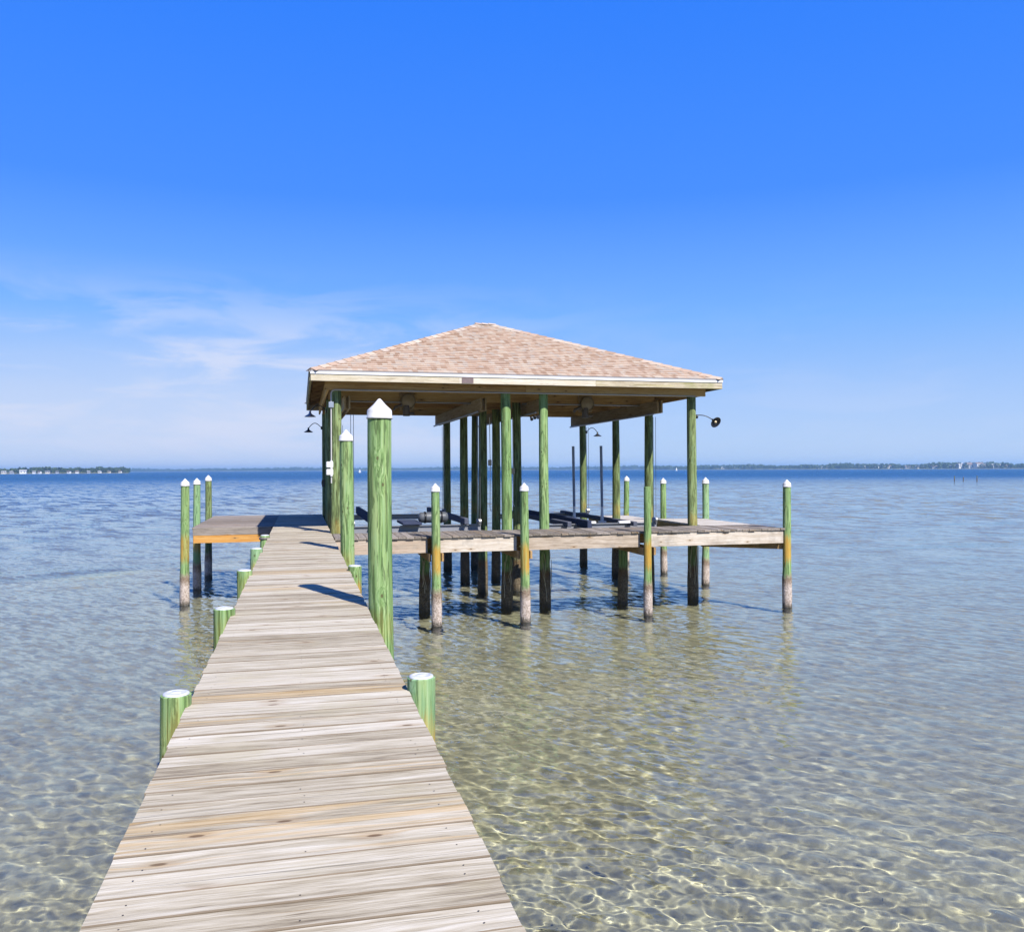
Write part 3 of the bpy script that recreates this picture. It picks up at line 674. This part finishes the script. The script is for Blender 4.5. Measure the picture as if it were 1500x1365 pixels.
# ropes caught on posts below the deck
for (x, y, r0, lab) in ((5.06, 17.5, .13, 'pale frayed rope ends hanging on the front roof post right of centre'), (4.22, 17.5, .13, 'pale frayed rope ends hanging on the front roof post left of centre'), (8.48, 17.5, .13, 'pale frayed rope end hanging on the right front corner post under the catwalk'), (2.47, 17.42, .12, 'pale frayed rope on the cut off piling behind the catwalk')):
    mb = MB(); rg = random.Random(int(x*100))
    for q in range(5):
        a = -math.pi/2 + rg.uniform(-1.0, 1.0); da = rg.uniform(-.5, .5); zt, zb = rg.uniform(.8, 1.3), rg.uniform(.1, .6)
        mb.tube([(x + (r0 + .008)*math.cos(a + da*f + .1*math.sin(9*f)), y + (r0 + .008)*math.sin(a + da*f + .1*math.sin(9*f)), zt + (zb - zt)*f) for f in [i/7 for i in range(8)]], .006, 5)
    o = mb.build('frayed_rope', M['rope']); tag(o, lab, 'rope', 'frayed ropes on the posts')

# ------------------------------------------------------------------ far shore
def leafmat(name, cols):
    t = NT(name); r = t.rnd()
    c = t.ramp(t.math('ADD', t.math('MULTIPLY', r, .7), t.math('MULTIPLY', t.noise(t.pos(), .05, 4), .3)), [(0, cols[0]), (.5, cols[1]), (1, cols[2])])
    return t.bsdf(c, .9, None, .1)
M['leaf'] = leafmat('far_foliage', [(.025, .045, .02), (.05, .08, .03), (.09, .12, .05)])
t = NT('shore_sand'); M['shore'] = t.bsdf(t.mix(t.noise(t.pos(), .02, 4), (.16, .17, .09), (.30, .27, .18)), .95, None, .1)
def cam2world(px, dist):
    """ground point seen at photo column px, `dist` metres along the camera axis"""
    X = (px - 750)/1250*dist
    return (X*math.cos(YAW) + dist*math.sin(YAW), -X*math.sin(YAW) + dist*math.cos(YAW))
def shore(name, pts, depth, hmax, label, nt, hh, seed):
    """a low wooded coast along (column, distance) points"""
    rg = np.random.default_rng(seed)
    P = np.array([cam2world(a, d) for a, d in pts]); D = np.array([d for _, d in pts])
    mb = MB(); n = 60; V = []
    for i in range(n + 1):
        f = i/n*(len(P) - 1); k = min(int(f), len(P) - 2); q = P[k] + (P[k+1] - P[k])*(f - k); u = q/np.linalg.norm(q)
        e = min(1, 6*i/n, 6*(n - i)/n) if True else 1
        for (dd, z) in ((0, -.5), (6, .5), (40, 1.5*e), (depth*.6, 2.5*e), (depth, -.5)): V.append((q[0] + u[0]*dd, q[1] + u[1]*dd, z))
    mb.add(V, [(i*5 + j, (i+1)*5 + j, (i+1)*5 + j + 1, i*5 + j + 1) for i in range(n) for j in range(4)], 0, 0, True)
    land = mb.build(name, M['shore']); tag(land, kind='structure')
    tb = MB()
    tl = []
    for ti in range(nt):
        f = (ti + rg.random())/nt*(len(P) - 1)*.9999; k = min(int(f), len(P) - 2); q = P[k] + (P[k+1] - P[k])*(f - k); u = q/np.linalg.norm(q)
        dd = 14 + rg.random()**1.3*depth*.5; h = hh*(.6 + .4*rg.random())*(.86 + .10*math.sin(f*7.3 + seed) + .06*math.sin(f*17.7))
        c = q + u*dd; tl.append((c, h)); r = h*.42
        for _ in range(20):
            a, b = rg.random()*6.283, rg.random(); rr = r*math.sqrt(rg.random())*(1.1 - .6*b)
            p = Vector((c[0] + rr*math.cos(a), c[1] + rr*math.sin(a), .8 + h*(.12 + .86*b)))
            s = h*.22*(.6 + .9*rg.random()); e1 = Vector(rg.normal(size=3)).normalized(); e2 = e1.orthogonal().normalized()
            tb.add([p + e1*s, p + e2*s, p - e1*s*.9, p - e2*s*.8], [(0, 1, 2, 3)], float(rg.random()))
        tb.tube([(c[0], c[1], .3), (c[0], c[1], h*.5)], [h*.03, h*.015], 4, .1, caps=False)
    o = tb.build(name.replace('shore', 'woods'), M['leaf']); tag(o, label, 'woods', kind='stuff')
    return P
PL = shore('shore', [(-170, 950), (-40, 1000), (90, 1080), (189, 1150)], 240, 3, 'dark green woods on the low headland at the left horizon', 520, 8.2, 1)
PC = shore('shore', [(150, 3300), (500, 3600), (800, 3400), (1050, 2900)], 500, 5, 'thin blue wooded coast along the middle of the horizon', 1000, 15.5, 2)
PR = shore('shore', [(960, 2300), (1150, 1950), (1330, 1650), (1560, 1450), (1750, 1350)], 300, 4, 'long wooded coast with houses along the right horizon', 1300, 12.5, 3)
# houses on the shores
def gable_house(name, c, ang, w, d, h, rh, mw, mr):
    root = bpy.data.objects.new(name, None); COL.objects.link(root); root.location = (c[0], c[1], 1.0); root.rotation_euler = (0, 0, ang)
    mb = MB(); mb.box((-w/2, -d/2, -1), (w/2, d/2, h))
    mb.add([(-w/2, -d/2, h), (-w/2, d/2, h), (-w/2, 0, h + rh - .1)], [(0, 1, 2)]); mb.add([(w/2, -d/2, h), (w/2, d/2, h), (w/2, 0, h + rh - .1)], [(0, 2, 1)])
    mb.build('wall', mw, root)
    mb = MB(); e = .5
    for s in (-1, 1):
        mb.add([(-w/2 - e, s*(d/2 + e), h - e*rh/(d/2)), (w/2 + e, s*(d/2 + e), h - e*rh/(d/2)), (w/2 + e, 0, h + rh), (-w/2 - e, 0, h + rh)], [(0, 1, 2, 3)])
    mb.build('roof', mr, root)
    for i in range(max(2, int(w/4))):
        x = -w/2 + (i + .5)*w/max(2, int(w/4))
        mb = MB(); mb.box((x - .6, -d/2 - .05, h*.35), (x + .6, -d/2 - .002, h*.8)); mb.build('window', M['navy_grey'], root)
    return root
wallm = [simple('house_white', (.80, .80, .78), .7), simple('house_cream', (.70, .64, .52), .7), simple('house_grey', (.45, .47, .50), .7)]
roofm = [simple('roof_grey', (.22, .22, .23), .9), simple('roof_brown', (.26, .19, .15), .9), simple('roof_pale', (.5, .5, .5), .8)]
hs = []
rg = random.Random(5)
for px, dist, w, h, wm in ((6, 1003, 12, 3.0, 1), (17, 1008, 9, 3, 2), (34, 1015, 17, 4.4, 0), (50, 1030, 8, 3, 0), (58, 1035, 9, 3, 0), (70, 1045, 12, 3, 1), (84, 1060, 8, 3, 2), (101, 1075, 10, 3, 0), (113, 1085, 9, 3, 0), (130, 1098, 8, 3, 2), (146, 1112, 9, 3, 0), (160, 1122, 8, 3, 1), (176, 1138, 9, 3, 0)):
    c = cam2world(px, dist + 12); w, h = w*.42, h*.62; o = gable_house('shore_house', c, -YAW + rg.uniform(-.4, .4), w, w*.7, h, w*.16, wallm[wm], roofm[rg.randrange(3)])
    if px == 34: tag(o, 'largest white house on the left headland', 'house')
    else: tag(o, 'small house among the trees on the headland at the left horizon', 'house', 'houses on the left headland')
for px, dist, w, h, wm in ((1052, 2150, 16, 4, 2), (1060, 2135, 14, 4, 0), (1075, 2110, 16, 4, 0), (1098, 2070, 15, 4, 0), (1104, 2060, 13, 4, 2), (1200, 1890, 14, 4, 2), (1211, 1875, 14, 4, 0), (1232, 1840, 16, 5, 0), (1262, 1785, 15, 4, 2), (1284, 1745, 12, 6, 0), (1297, 1722, 14, 4, 0), (1304, 1712, 13, 5, 0), (1331, 1662, 14, 4, 2), (1346, 1640, 14, 4, 1), (1370, 1615, 13, 4, 2), (1396, 1595, 14, 4, 2),
                           (1408, 1585, 15, 8, 0), (1418, 1577, 14, 9, 0), (1424, 1570, 12, 7, 0), (1433, 1563, 15, 9, 0), (1443, 1556, 13, 7, 1), (1460, 1542, 20, 5, 0), (1476, 1530, 12, 5, 2)):
    c = cam2world(px, dist + 16); o = gable_house('shore_house', c, -YAW + rg.uniform(-.4, .4), w, w*.7, h, w*.15, wallm[wm], roofm[rg.randrange(3)])
    if px == 1433: tag(o, 'tallest white house in the bright cluster on the right shore', 'house')
    elif 1405 < px < 1450: tag(o, 'tall house in the bright cluster of houses on the right shore', 'house', 'bright cluster of houses on the right shore')
    elif px == 1460: tag(o, 'long low white house just right of the bright cluster on the right shore', 'house')
    else: tag(o, 'small house at the waterline below the wooded coast on the right', 'house', 'small houses on the right shore')
# boats and far posts
def sailboat(px, dist, s, label):
    c = cam2world(px, dist); r = thing('sailboat', label, 'sailboat', (c[0], c[1], 0)); r.rotation_euler = (0, 0, .6)
    mb = MB(); V = []
    for i in range(9):
        f = i/8; w = 1.25*s*math.sin(math.pi*min(.98, .12 + .88*f))**.7
        V += [((f - .5)*8*s, -w, 1.0*s), ((f - .5)*7.2*s, -w*.5, -.3), ((f - .5)*7.2*s, w*.5, -.3), ((f - .5)*8*s, w, 1.0*s)]
    mb.add(V, [(i*4 + j, (i+1)*4 + j, (i+1)*4 + (j+1) % 4, i*4 + (j+1) % 4) for i in range(8) for j in range(4)] + [(0, 1, 2, 3), (35, 34, 33, 32)]); mb.build('hull', M['sail'], r)
    mb = MB(); mb.tube([(.6*s, 0, .8*s), (.6*s, 0, 10*s)], .09*s, 8); mb.build('mast', M['alu'], r)
    mb = MB(); mb.add([(.4*s, 0, 1.8*s), (.4*s, .02, 9.6*s), (-3.4*s, .35*s, 1.8*s)], [(0, 1, 2)]); mb.add([(.7*s, .0, 9.2*s), (3.8*s, 0, 1.2*s), (1.0*s, .5*s, 1.5*s)], [(0, 1, 2)]); mb.build('sail', M['sail'], r)
sailboat(527, 900, .42, 'tiny white sailboat on the water between the tall capped pilings')
sailboat(991, 1100, .50, 'tiny white sailboat off the coast right of the roof posts')
for (px, d, h) in ((1398, 178, 1.15), (1411, 180, 1.0), (1431, 176, 1.2)):
    c = cam2world(px, d); r = thing('channel_post', 'thin dark post standing alone in the open water at the right', 'post', (c[0], c[1], 0), 'three lone posts in the open water')
    mb = MB(); mb.tube([(0, 0, -1.5), (.02, 0, h)], [.10, .085], 10); mb.build('shaft', M['post'], r)
    mb = MB(); mb.lathe([(.095, h - .06), (.10, h - .02), (.0005, h + .05)], (.02, 0, 0), 10); mb.build('top', M['motor_dark'], r)

# ------------------------------------------------------------------ water and sea bed
def bed_depth(x, y):
    """depth of the sand below the water"""
    d = np.hypot(x, y)
    base = .52 + .012*np.clip(y, -10, 40)
    edge = 33.3 + .60*x + 1.2*np.sin(x*.21) + .7*np.sin(x*.5 + 1)            # sand bar edge on the left
    drop = 1/(1 + np.exp(-(y - edge)/1.0))
    left = 1/(1 + np.exp((x + 1.0)/1.6))
    far = np.clip((y - 36)/190, 0, 1)
    base = base - .72*np.exp(-((y - edge + 1.5)/1.9)**2)*left*(.7 + .3*np.sin(x*.9))
    return base + drop*left*.95 + far*1.6 + .05*np.sin(x*1.1 + y*.4)*np.sin(y*.9 - x*.3) + .35*np.clip((d - 90)/200, 0, 4)
def polar_grid(rs, th, fn):
    R, T = np.meshgrid(rs, th, indexing='ij'); X, Y = R*np.sin(T), R*np.cos(T); Z = fn(X, Y, R)
    V = np.stack([X, Y, Z], -1).reshape(-1, 3); nr, nt = R.shape
    i = np.arange(nr - 1)[:, None]*nt; j = np.arange(nt - 1)[None, :]
    F = np.stack([i + j, i + j + nt, i + j + nt + 1, i + j + 1], -1).reshape(-1, 4)[:, ::-1]
    if abs(th[-1] - th[0]) > 6.28:                         # close the seam
        a = np.arange(nr - 1)*nt; F = np.concatenate([F, np.stack([a + nt - 1, a + nt + nt - 1, a + nt, a], -1)[:, ::-1]])
    return V, F
def np_mesh(name, V, F, mat):
    me = bpy.data.meshes.new(name); me.vertices.add(len(V)); me.vertices.foreach_set('co', V.astype(np.float32).ravel())
    me.loops.add(F.size); me.loops.foreach_set('vertex_index', F.astype(np.int32).ravel())
    me.polygons.add(len(F)); me.polygons.foreach_set('loop_start', np.arange(0, F.size, 4, dtype=np.int32)); me.polygons.foreach_set('loop_total', np.full(len(F), 4, dtype=np.int32))
    me.polygons.foreach_set('use_smooth', np.ones(len(F), dtype=bool)); me.materials.append(mat); me.update(calc_edges=True); me.validate()
    o = bpy.data.objects.new(name, me); COL.objects.link(o); return o
wr_ = np.random.default_rng(3)
NW = 110
lam = np.exp(wr_.uniform(np.log(.05), np.log(.42), NW)); ang0 = math.radians(-142)   # wind ripples run towards the lower right of the picture
dirs = ang0 + wr_.normal(0, .85, NW); ph = wr_.uniform(0, 2*np.pi, NW)
slope = .0062*(lam/.12)**.30*wr_.uniform(.6, 1.3, NW)
lam[:16] = np.exp(wr_.uniform(np.log(.24), np.log(.62), 16)); dirs[:16] = ang0 + wr_.normal(0, .30, 16); slope[:16] = .0085
amp = slope*lam/(2*np.pi)
kx, ky = 2*np.pi/lam*np.cos(dirs), 2*np.pi/lam*np.sin(dirs)
NL = 46
ll = np.exp(wr_.uniform(np.log(.8), np.log(6.0), NL)); ld = math.radians(-84) + wr_.normal(0, .45, NL); lp = wr_.uniform(0, 6.283, NL)
la = .017*wr_.uniform(.6, 1.4, NL)*ll/(2*np.pi); lx, ly = 2*np.pi/ll*np.cos(ld), 2*np.pi/ll*np.sin(ld)
def water_z(X, Y, R):
    Z = np.zeros_like(X)
    sp = np.where(R < 26, R*DR, R*.005)
    for i in range(NW):
        fade = np.clip((lam[i]/sp - 2.6)/2.0, 0, 1)
        Z += amp[i]*fade*np.sin(kx[i]*X + ky[i]*Y + ph[i])
    g = .75 + .35*np.sin(X*.31 + Y*.17)*np.sin(Y*.23 - X*.11 + 1)
    Z = Z*g*(1 - np.clip((R - 30)/40, 0, 1)*.5)
    off = np.clip((R - 9)/60, 0, 1)**1.1*(.7 + .4*np.sin(X*.021 + Y*.013)*np.sin(Y*.017 - X*.011 + 2))
    for i in range(NL):
        fade = np.clip((ll[i]/sp - 2.6)/2.0, 0, 1)
        Z += la[i]*fade*off*np.sin(lx[i]*X + ly[i]*Y + lp[i])
    # the low swell that stands up along the edge of the sand bar on the left
    edge = 33.3 + .60*X + 1.2*np.sin(X*.21) + .7*np.sin(X*.5 + 1)
    for o_, a_, w_ in ((.9, .055, .45), (2.6, .03, .5)):
        Z += a_*np.exp(-((Y - edge + o_)/w_)**2)/(1 + np.exp((X + 2.0)/1.2))*(.75 + .25*np.sin(X*1.7))*(R < 60)
    return Z
DTH, DR = .0023, .0026
th_f = np.arange(math.radians(-34), math.radians(52), DTH)
th = np.concatenate([np.linspace(math.radians(-180), math.radians(-34), 60)[1:-1], th_f, np.linspace(th_f[-1], math.radians(180), 60)[1:]])
rs = np.concatenate([np.linspace(.3, 1.6, 14)[:-1], 1.6*np.exp(np.arange(0, math.log(26/1.6), DR)), 26*np.exp(np.arange(DR, math.log(420/26), .005)), 420*np.exp(np.linspace(.03, math.log(6000/420), 50))])
V, F = polar_grid(rs, th, water_z)

t = NT('clear_sea_water'); g = t.pos(); px_ = t.xyz(g)
cp = t.n('CameraData') if False else None
rot = t.n('Mapping', {'vector_type': 'TEXTURE'}, Vector=g, Rotation=(0, 0, ang0), Scale=(1, 3.0, 1)).outputs[0]
dist_ = t.n('VectorMath', {'operation': 'LENGTH'}, i0=g).outputs['Value']
farm = t.step(dist_, 10.0, 70.0)
def slopes_(sc, det): return t.n('TexNoise', Vector=rot, Scale=sc, Detail=det, Roughness=.55).outputs['Color']
na = t.vmath('SUBTRACT', slopes_(1.3, 4), (.5, .5, .5)); nb = t.vmath('SUBTRACT', slopes_(9.0, 3), (.5, .5, .5))
gust = t.math('ADD', .65, t.math('MULTIPLY', t.noise(g, .035, 3, .6), .7))
sa = t.math('MULTIPLY', t.math('ADD', .03, t.math('MULTIPLY', farm, 1.5)), gust); sb = t.math('ADD', .17, t.math('MULTIPLY', t.step(dist_, 4.0, 18.0), .50))
sl_ = t.vmath('ADD', t.n('VectorMath', {'operation': 'SCALE'}, i0=na, Scale=sa).outputs[0], t.n('VectorMath', {'operation': 'SCALE'}, i0=nb, Scale=sb).outputs[0])
sx = t.xyz(sl_)
gn = t.n('NewGeometry').outputs['Normal']; facing = t.math('SUBTRACT', 1.0, t.math('MULTIPLY', t.n('NewGeometry').outputs['Backfacing'], 1.0))
nn = t.vmath('NORMALIZE', t.vmath('ADD', gn, t.comb(t.math('MULTIPLY', sx[0], facing), t.math('MULTIPLY', sx[1], facing), 0.0)))
glass = t.n('BsdfGlass', Color=(.875, .962, .998), Roughness=t.math('MULTIPLY', t.step(dist_, 45.0, 420.0), .42), IOR=1.333, Normal=nn)
t.t.links.new(glass.outputs[0], t.out.inputs[0]); M['water'] = t.m
water = np_mesh('water', V, F, M['water']); tag(water, kind='structure')

t = NT('sandy_sea_bed'); g = t.pos(); p3 = t.xyz(g)
s1 = t.noise(g, 1.4, 5, .6); s2 = t.noise(g, 14.0, 3, .6); s3 = t.noise(g, .22, 4, .55)
rip = t.n('TexWave', {'wave_type': 'BANDS', 'bands_direction': 'Y'}, Vector=g, Scale=2.2, Distortion=5.0, Detail=3).outputs['Fac']
col = t.ramp(t.math('ADD', t.math('MULTIPLY', s1, .6), t.math('MULTIPLY', s2, .4)), [(.3, (.43, .335, .185)), (.5, (.57, .46, .265)), (.7, (.70, .585, .36))])
col = t.mix(t.math('MULTIPLY', t.step(s3, .46, .66), .35), col, (.60, .465, .22))
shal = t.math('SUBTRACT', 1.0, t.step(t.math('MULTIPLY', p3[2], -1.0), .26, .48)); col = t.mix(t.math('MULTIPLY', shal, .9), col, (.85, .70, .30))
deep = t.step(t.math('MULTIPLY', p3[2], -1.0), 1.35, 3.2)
col = t.mix(deep, col, (.02, .13, .30))  # light absorbed by deep water, painted into the bed as blue
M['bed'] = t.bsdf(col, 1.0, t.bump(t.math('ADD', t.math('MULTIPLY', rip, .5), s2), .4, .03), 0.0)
rb = np.concatenate([np.linspace(.2, 36, 190), 36*np.exp(np.linspace(.03, math.log(6500/36), 80))]); tb = np.linspace(-math.pi, math.pi, 361)[1:]
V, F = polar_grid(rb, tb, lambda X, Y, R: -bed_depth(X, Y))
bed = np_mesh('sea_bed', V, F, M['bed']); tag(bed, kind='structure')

# ------------------------------------------------------------------ sea air
t = NT('sea_air'); vol = t.n('VolumePrincipled', Color=(.40, .69, 1.0), Density=.00024, Anisotropy=.2); t.t.links.new(vol.outputs[0], t.out.inputs['Volume'])
mb = MB(); mb.box((-5600, -1500, -9.5), (5600, 6000, 26)); hz = mb.build('haze', t.m); tag(hz, kind='stuff')
# ------------------------------------------------------------------ light
SUN_DIR = Vector((.345, -.90, .985)).normalized()       # towards the sun
sl = bpy.data.lights.new('sun', 'SUN'); sl.energy = 4.9; sl.angle = math.radians(.5); sl.color = (1.0, .955, .89)
so = bpy.data.objects.new('sun', sl); COL.objects.link(so); so.rotation_euler = (-SUN_DIR).to_track_quat('-Z', 'Y').to_euler(); so.location = (5, -10, 30)
MNEE = True
if MNEE:
    sl.cycles.is_caustics_light = True; water.cycles.is_caustics_caster = True; bed.cycles.is_caustics_receiver = True
w = bpy.data.worlds.new('World'); scene.world = w; w.use_nodes = True; nt = w.node_tree; nt.nodes.clear()
W = NT.__new__(NT); W.t = nt; W.out = nt.nodes.new('ShaderNodeOutputWorld')
sky = W.n('TexSky', {'sky_type': 'NISHITA', 'sun_disc': False, 'sun_elevation': math.asin(SUN_DIR.z), 'sun_rotation': math.atan2(SUN_DIR.x, SUN_DIR.y), 'altitude': 0.0, 'air_density': 1.0, 'dust_density': .35, 'ozone_density': 2.2})
d = W.n('TexCoord').outputs['Generated']; dp = W.xyz(d)
K = 6.3/1.414
grad = W.ramp(W.math('MAXIMUM', dp[2], 0.0), [(0.0, (.50*K, .672*K, .95*K)), (.07, (.40*K, .595*K, .99*K)), (.17, (.18*K, .455*K, 1.03*K)), (.30, (.052*K, .275*K, 1.05*K)), (.48, (.022*K, .222*K, 1.05*K)), (.66, (.010*K, .155*K, .84*K)), (1.0, (.008*K, .10*K, .56*K))])
hs_ = W.n('Mix', {'data_type': 'RGBA', 'blend_type': 'MIX'}); W.set(hs_.inputs[0], .94); W.set(hs_.inputs[6], sky.outputs[0]); W.set(hs_.inputs[7], grad)
el = W.math('MAXIMUM', dp[2], .015)
# thin high cloud, on a flat layer overhead, only towards the left of the view
u_ = W.math('DIVIDE', dp[0], W.math('ADD', el, .10)); v_ = W.math('DIVIDE', dp[1], W.math('ADD', el, .10))
az = W.math('ARCTAN2', dp[0], dp[1])
cn = W.noise(W.comb(W.math('MULTIPLY', az, 4.2), W.math('MULTIPLY', dp[2], 19.0), 2.3), 1.35, 8, .58, .55)
cn2 = W.noise(W.comb(W.math('MULTIPLY', az, 2.0), W.math('MULTIPLY', dp[2], 5.0), 4.0), .9, 3, .5)
azm = W.math('SUBTRACT', 1.0, W.step(az, math.radians(-6), math.radians(26)))
elm = W.math('MULTIPLY', W.math('SUBTRACT', 1.0, W.step(dp[2], .08, .235)), W.step(dp[2], -.01, .04))
cm = W.math('MULTIPLY', W.math('MULTIPLY', W.step(W.math('ADD', W.math('MULTIPLY', cn, .7), W.math('MULTIPLY', cn2, .3)), .45, .62), W.math('ADD', W.math('MULTIPLY', azm, .85), .10)), elm)
skyc = W.mix(W.math('MULTIPLY', cm, .95), hs_.outputs[2], (3.5, 3.7, 4.5))
veil = W.math('MULTIPLY', W.math('MULTIPLY', azm, W.math('SUBTRACT', 1.0, W.step(dp[2], .05, .19))), W.math('MULTIPLY', W.step(cn2, .34, .54), .60))
skyc = W.mix(veil, skyc, (.68*K, .76*K, .96*K))
bg = W.n('Background', Color=skyc, Strength=.12)
nt.links.new(bg.outputs[0], W.out.inputs[0])

# ------------------------------------------------------------------ camera
cam = bpy.data.cameras.new('camera'); co = bpy.data.objects.new('camera', cam); COL.objects.link(co); scene.camera = co
cam.sensor_width = 36; cam.lens = 36*1250/1500; cam.shift_y = 5/1500; cam.clip_start = .05; cam.clip_end = 20000
co.location = (0, 0, EYE)
co.rotation_euler = (Matrix.Rotation(-YAW, 4, 'Z') @ Matrix.Rotation(math.radians(90), 4, 'X') @ Matrix.Rotation(math.radians(-.25), 4, 'Z')).to_euler()
scene.view_settings.view_transform = 'Standard'; scene.view_settings.look = 'None'; scene.view_settings.gamma = 1; scene.view_settings.exposure = .85
c = scene.cycles if hasattr(scene, 'cycles') else None
scene.render.engine = 'CYCLES'
scene.cycles.max_bounces = 10; scene.cycles.diffuse_bounces = 3; scene.cycles.glossy_bounces = 4; scene.cycles.transmission_bounces = 6
scene.cycles.caustics_refractive = True; scene.cycles.caustics_reflective = False; scene.cycles.sample_clamp_indirect = 6.0; scene.cycles.blur_glossy = .3
scene.cycles.use_denoising = True
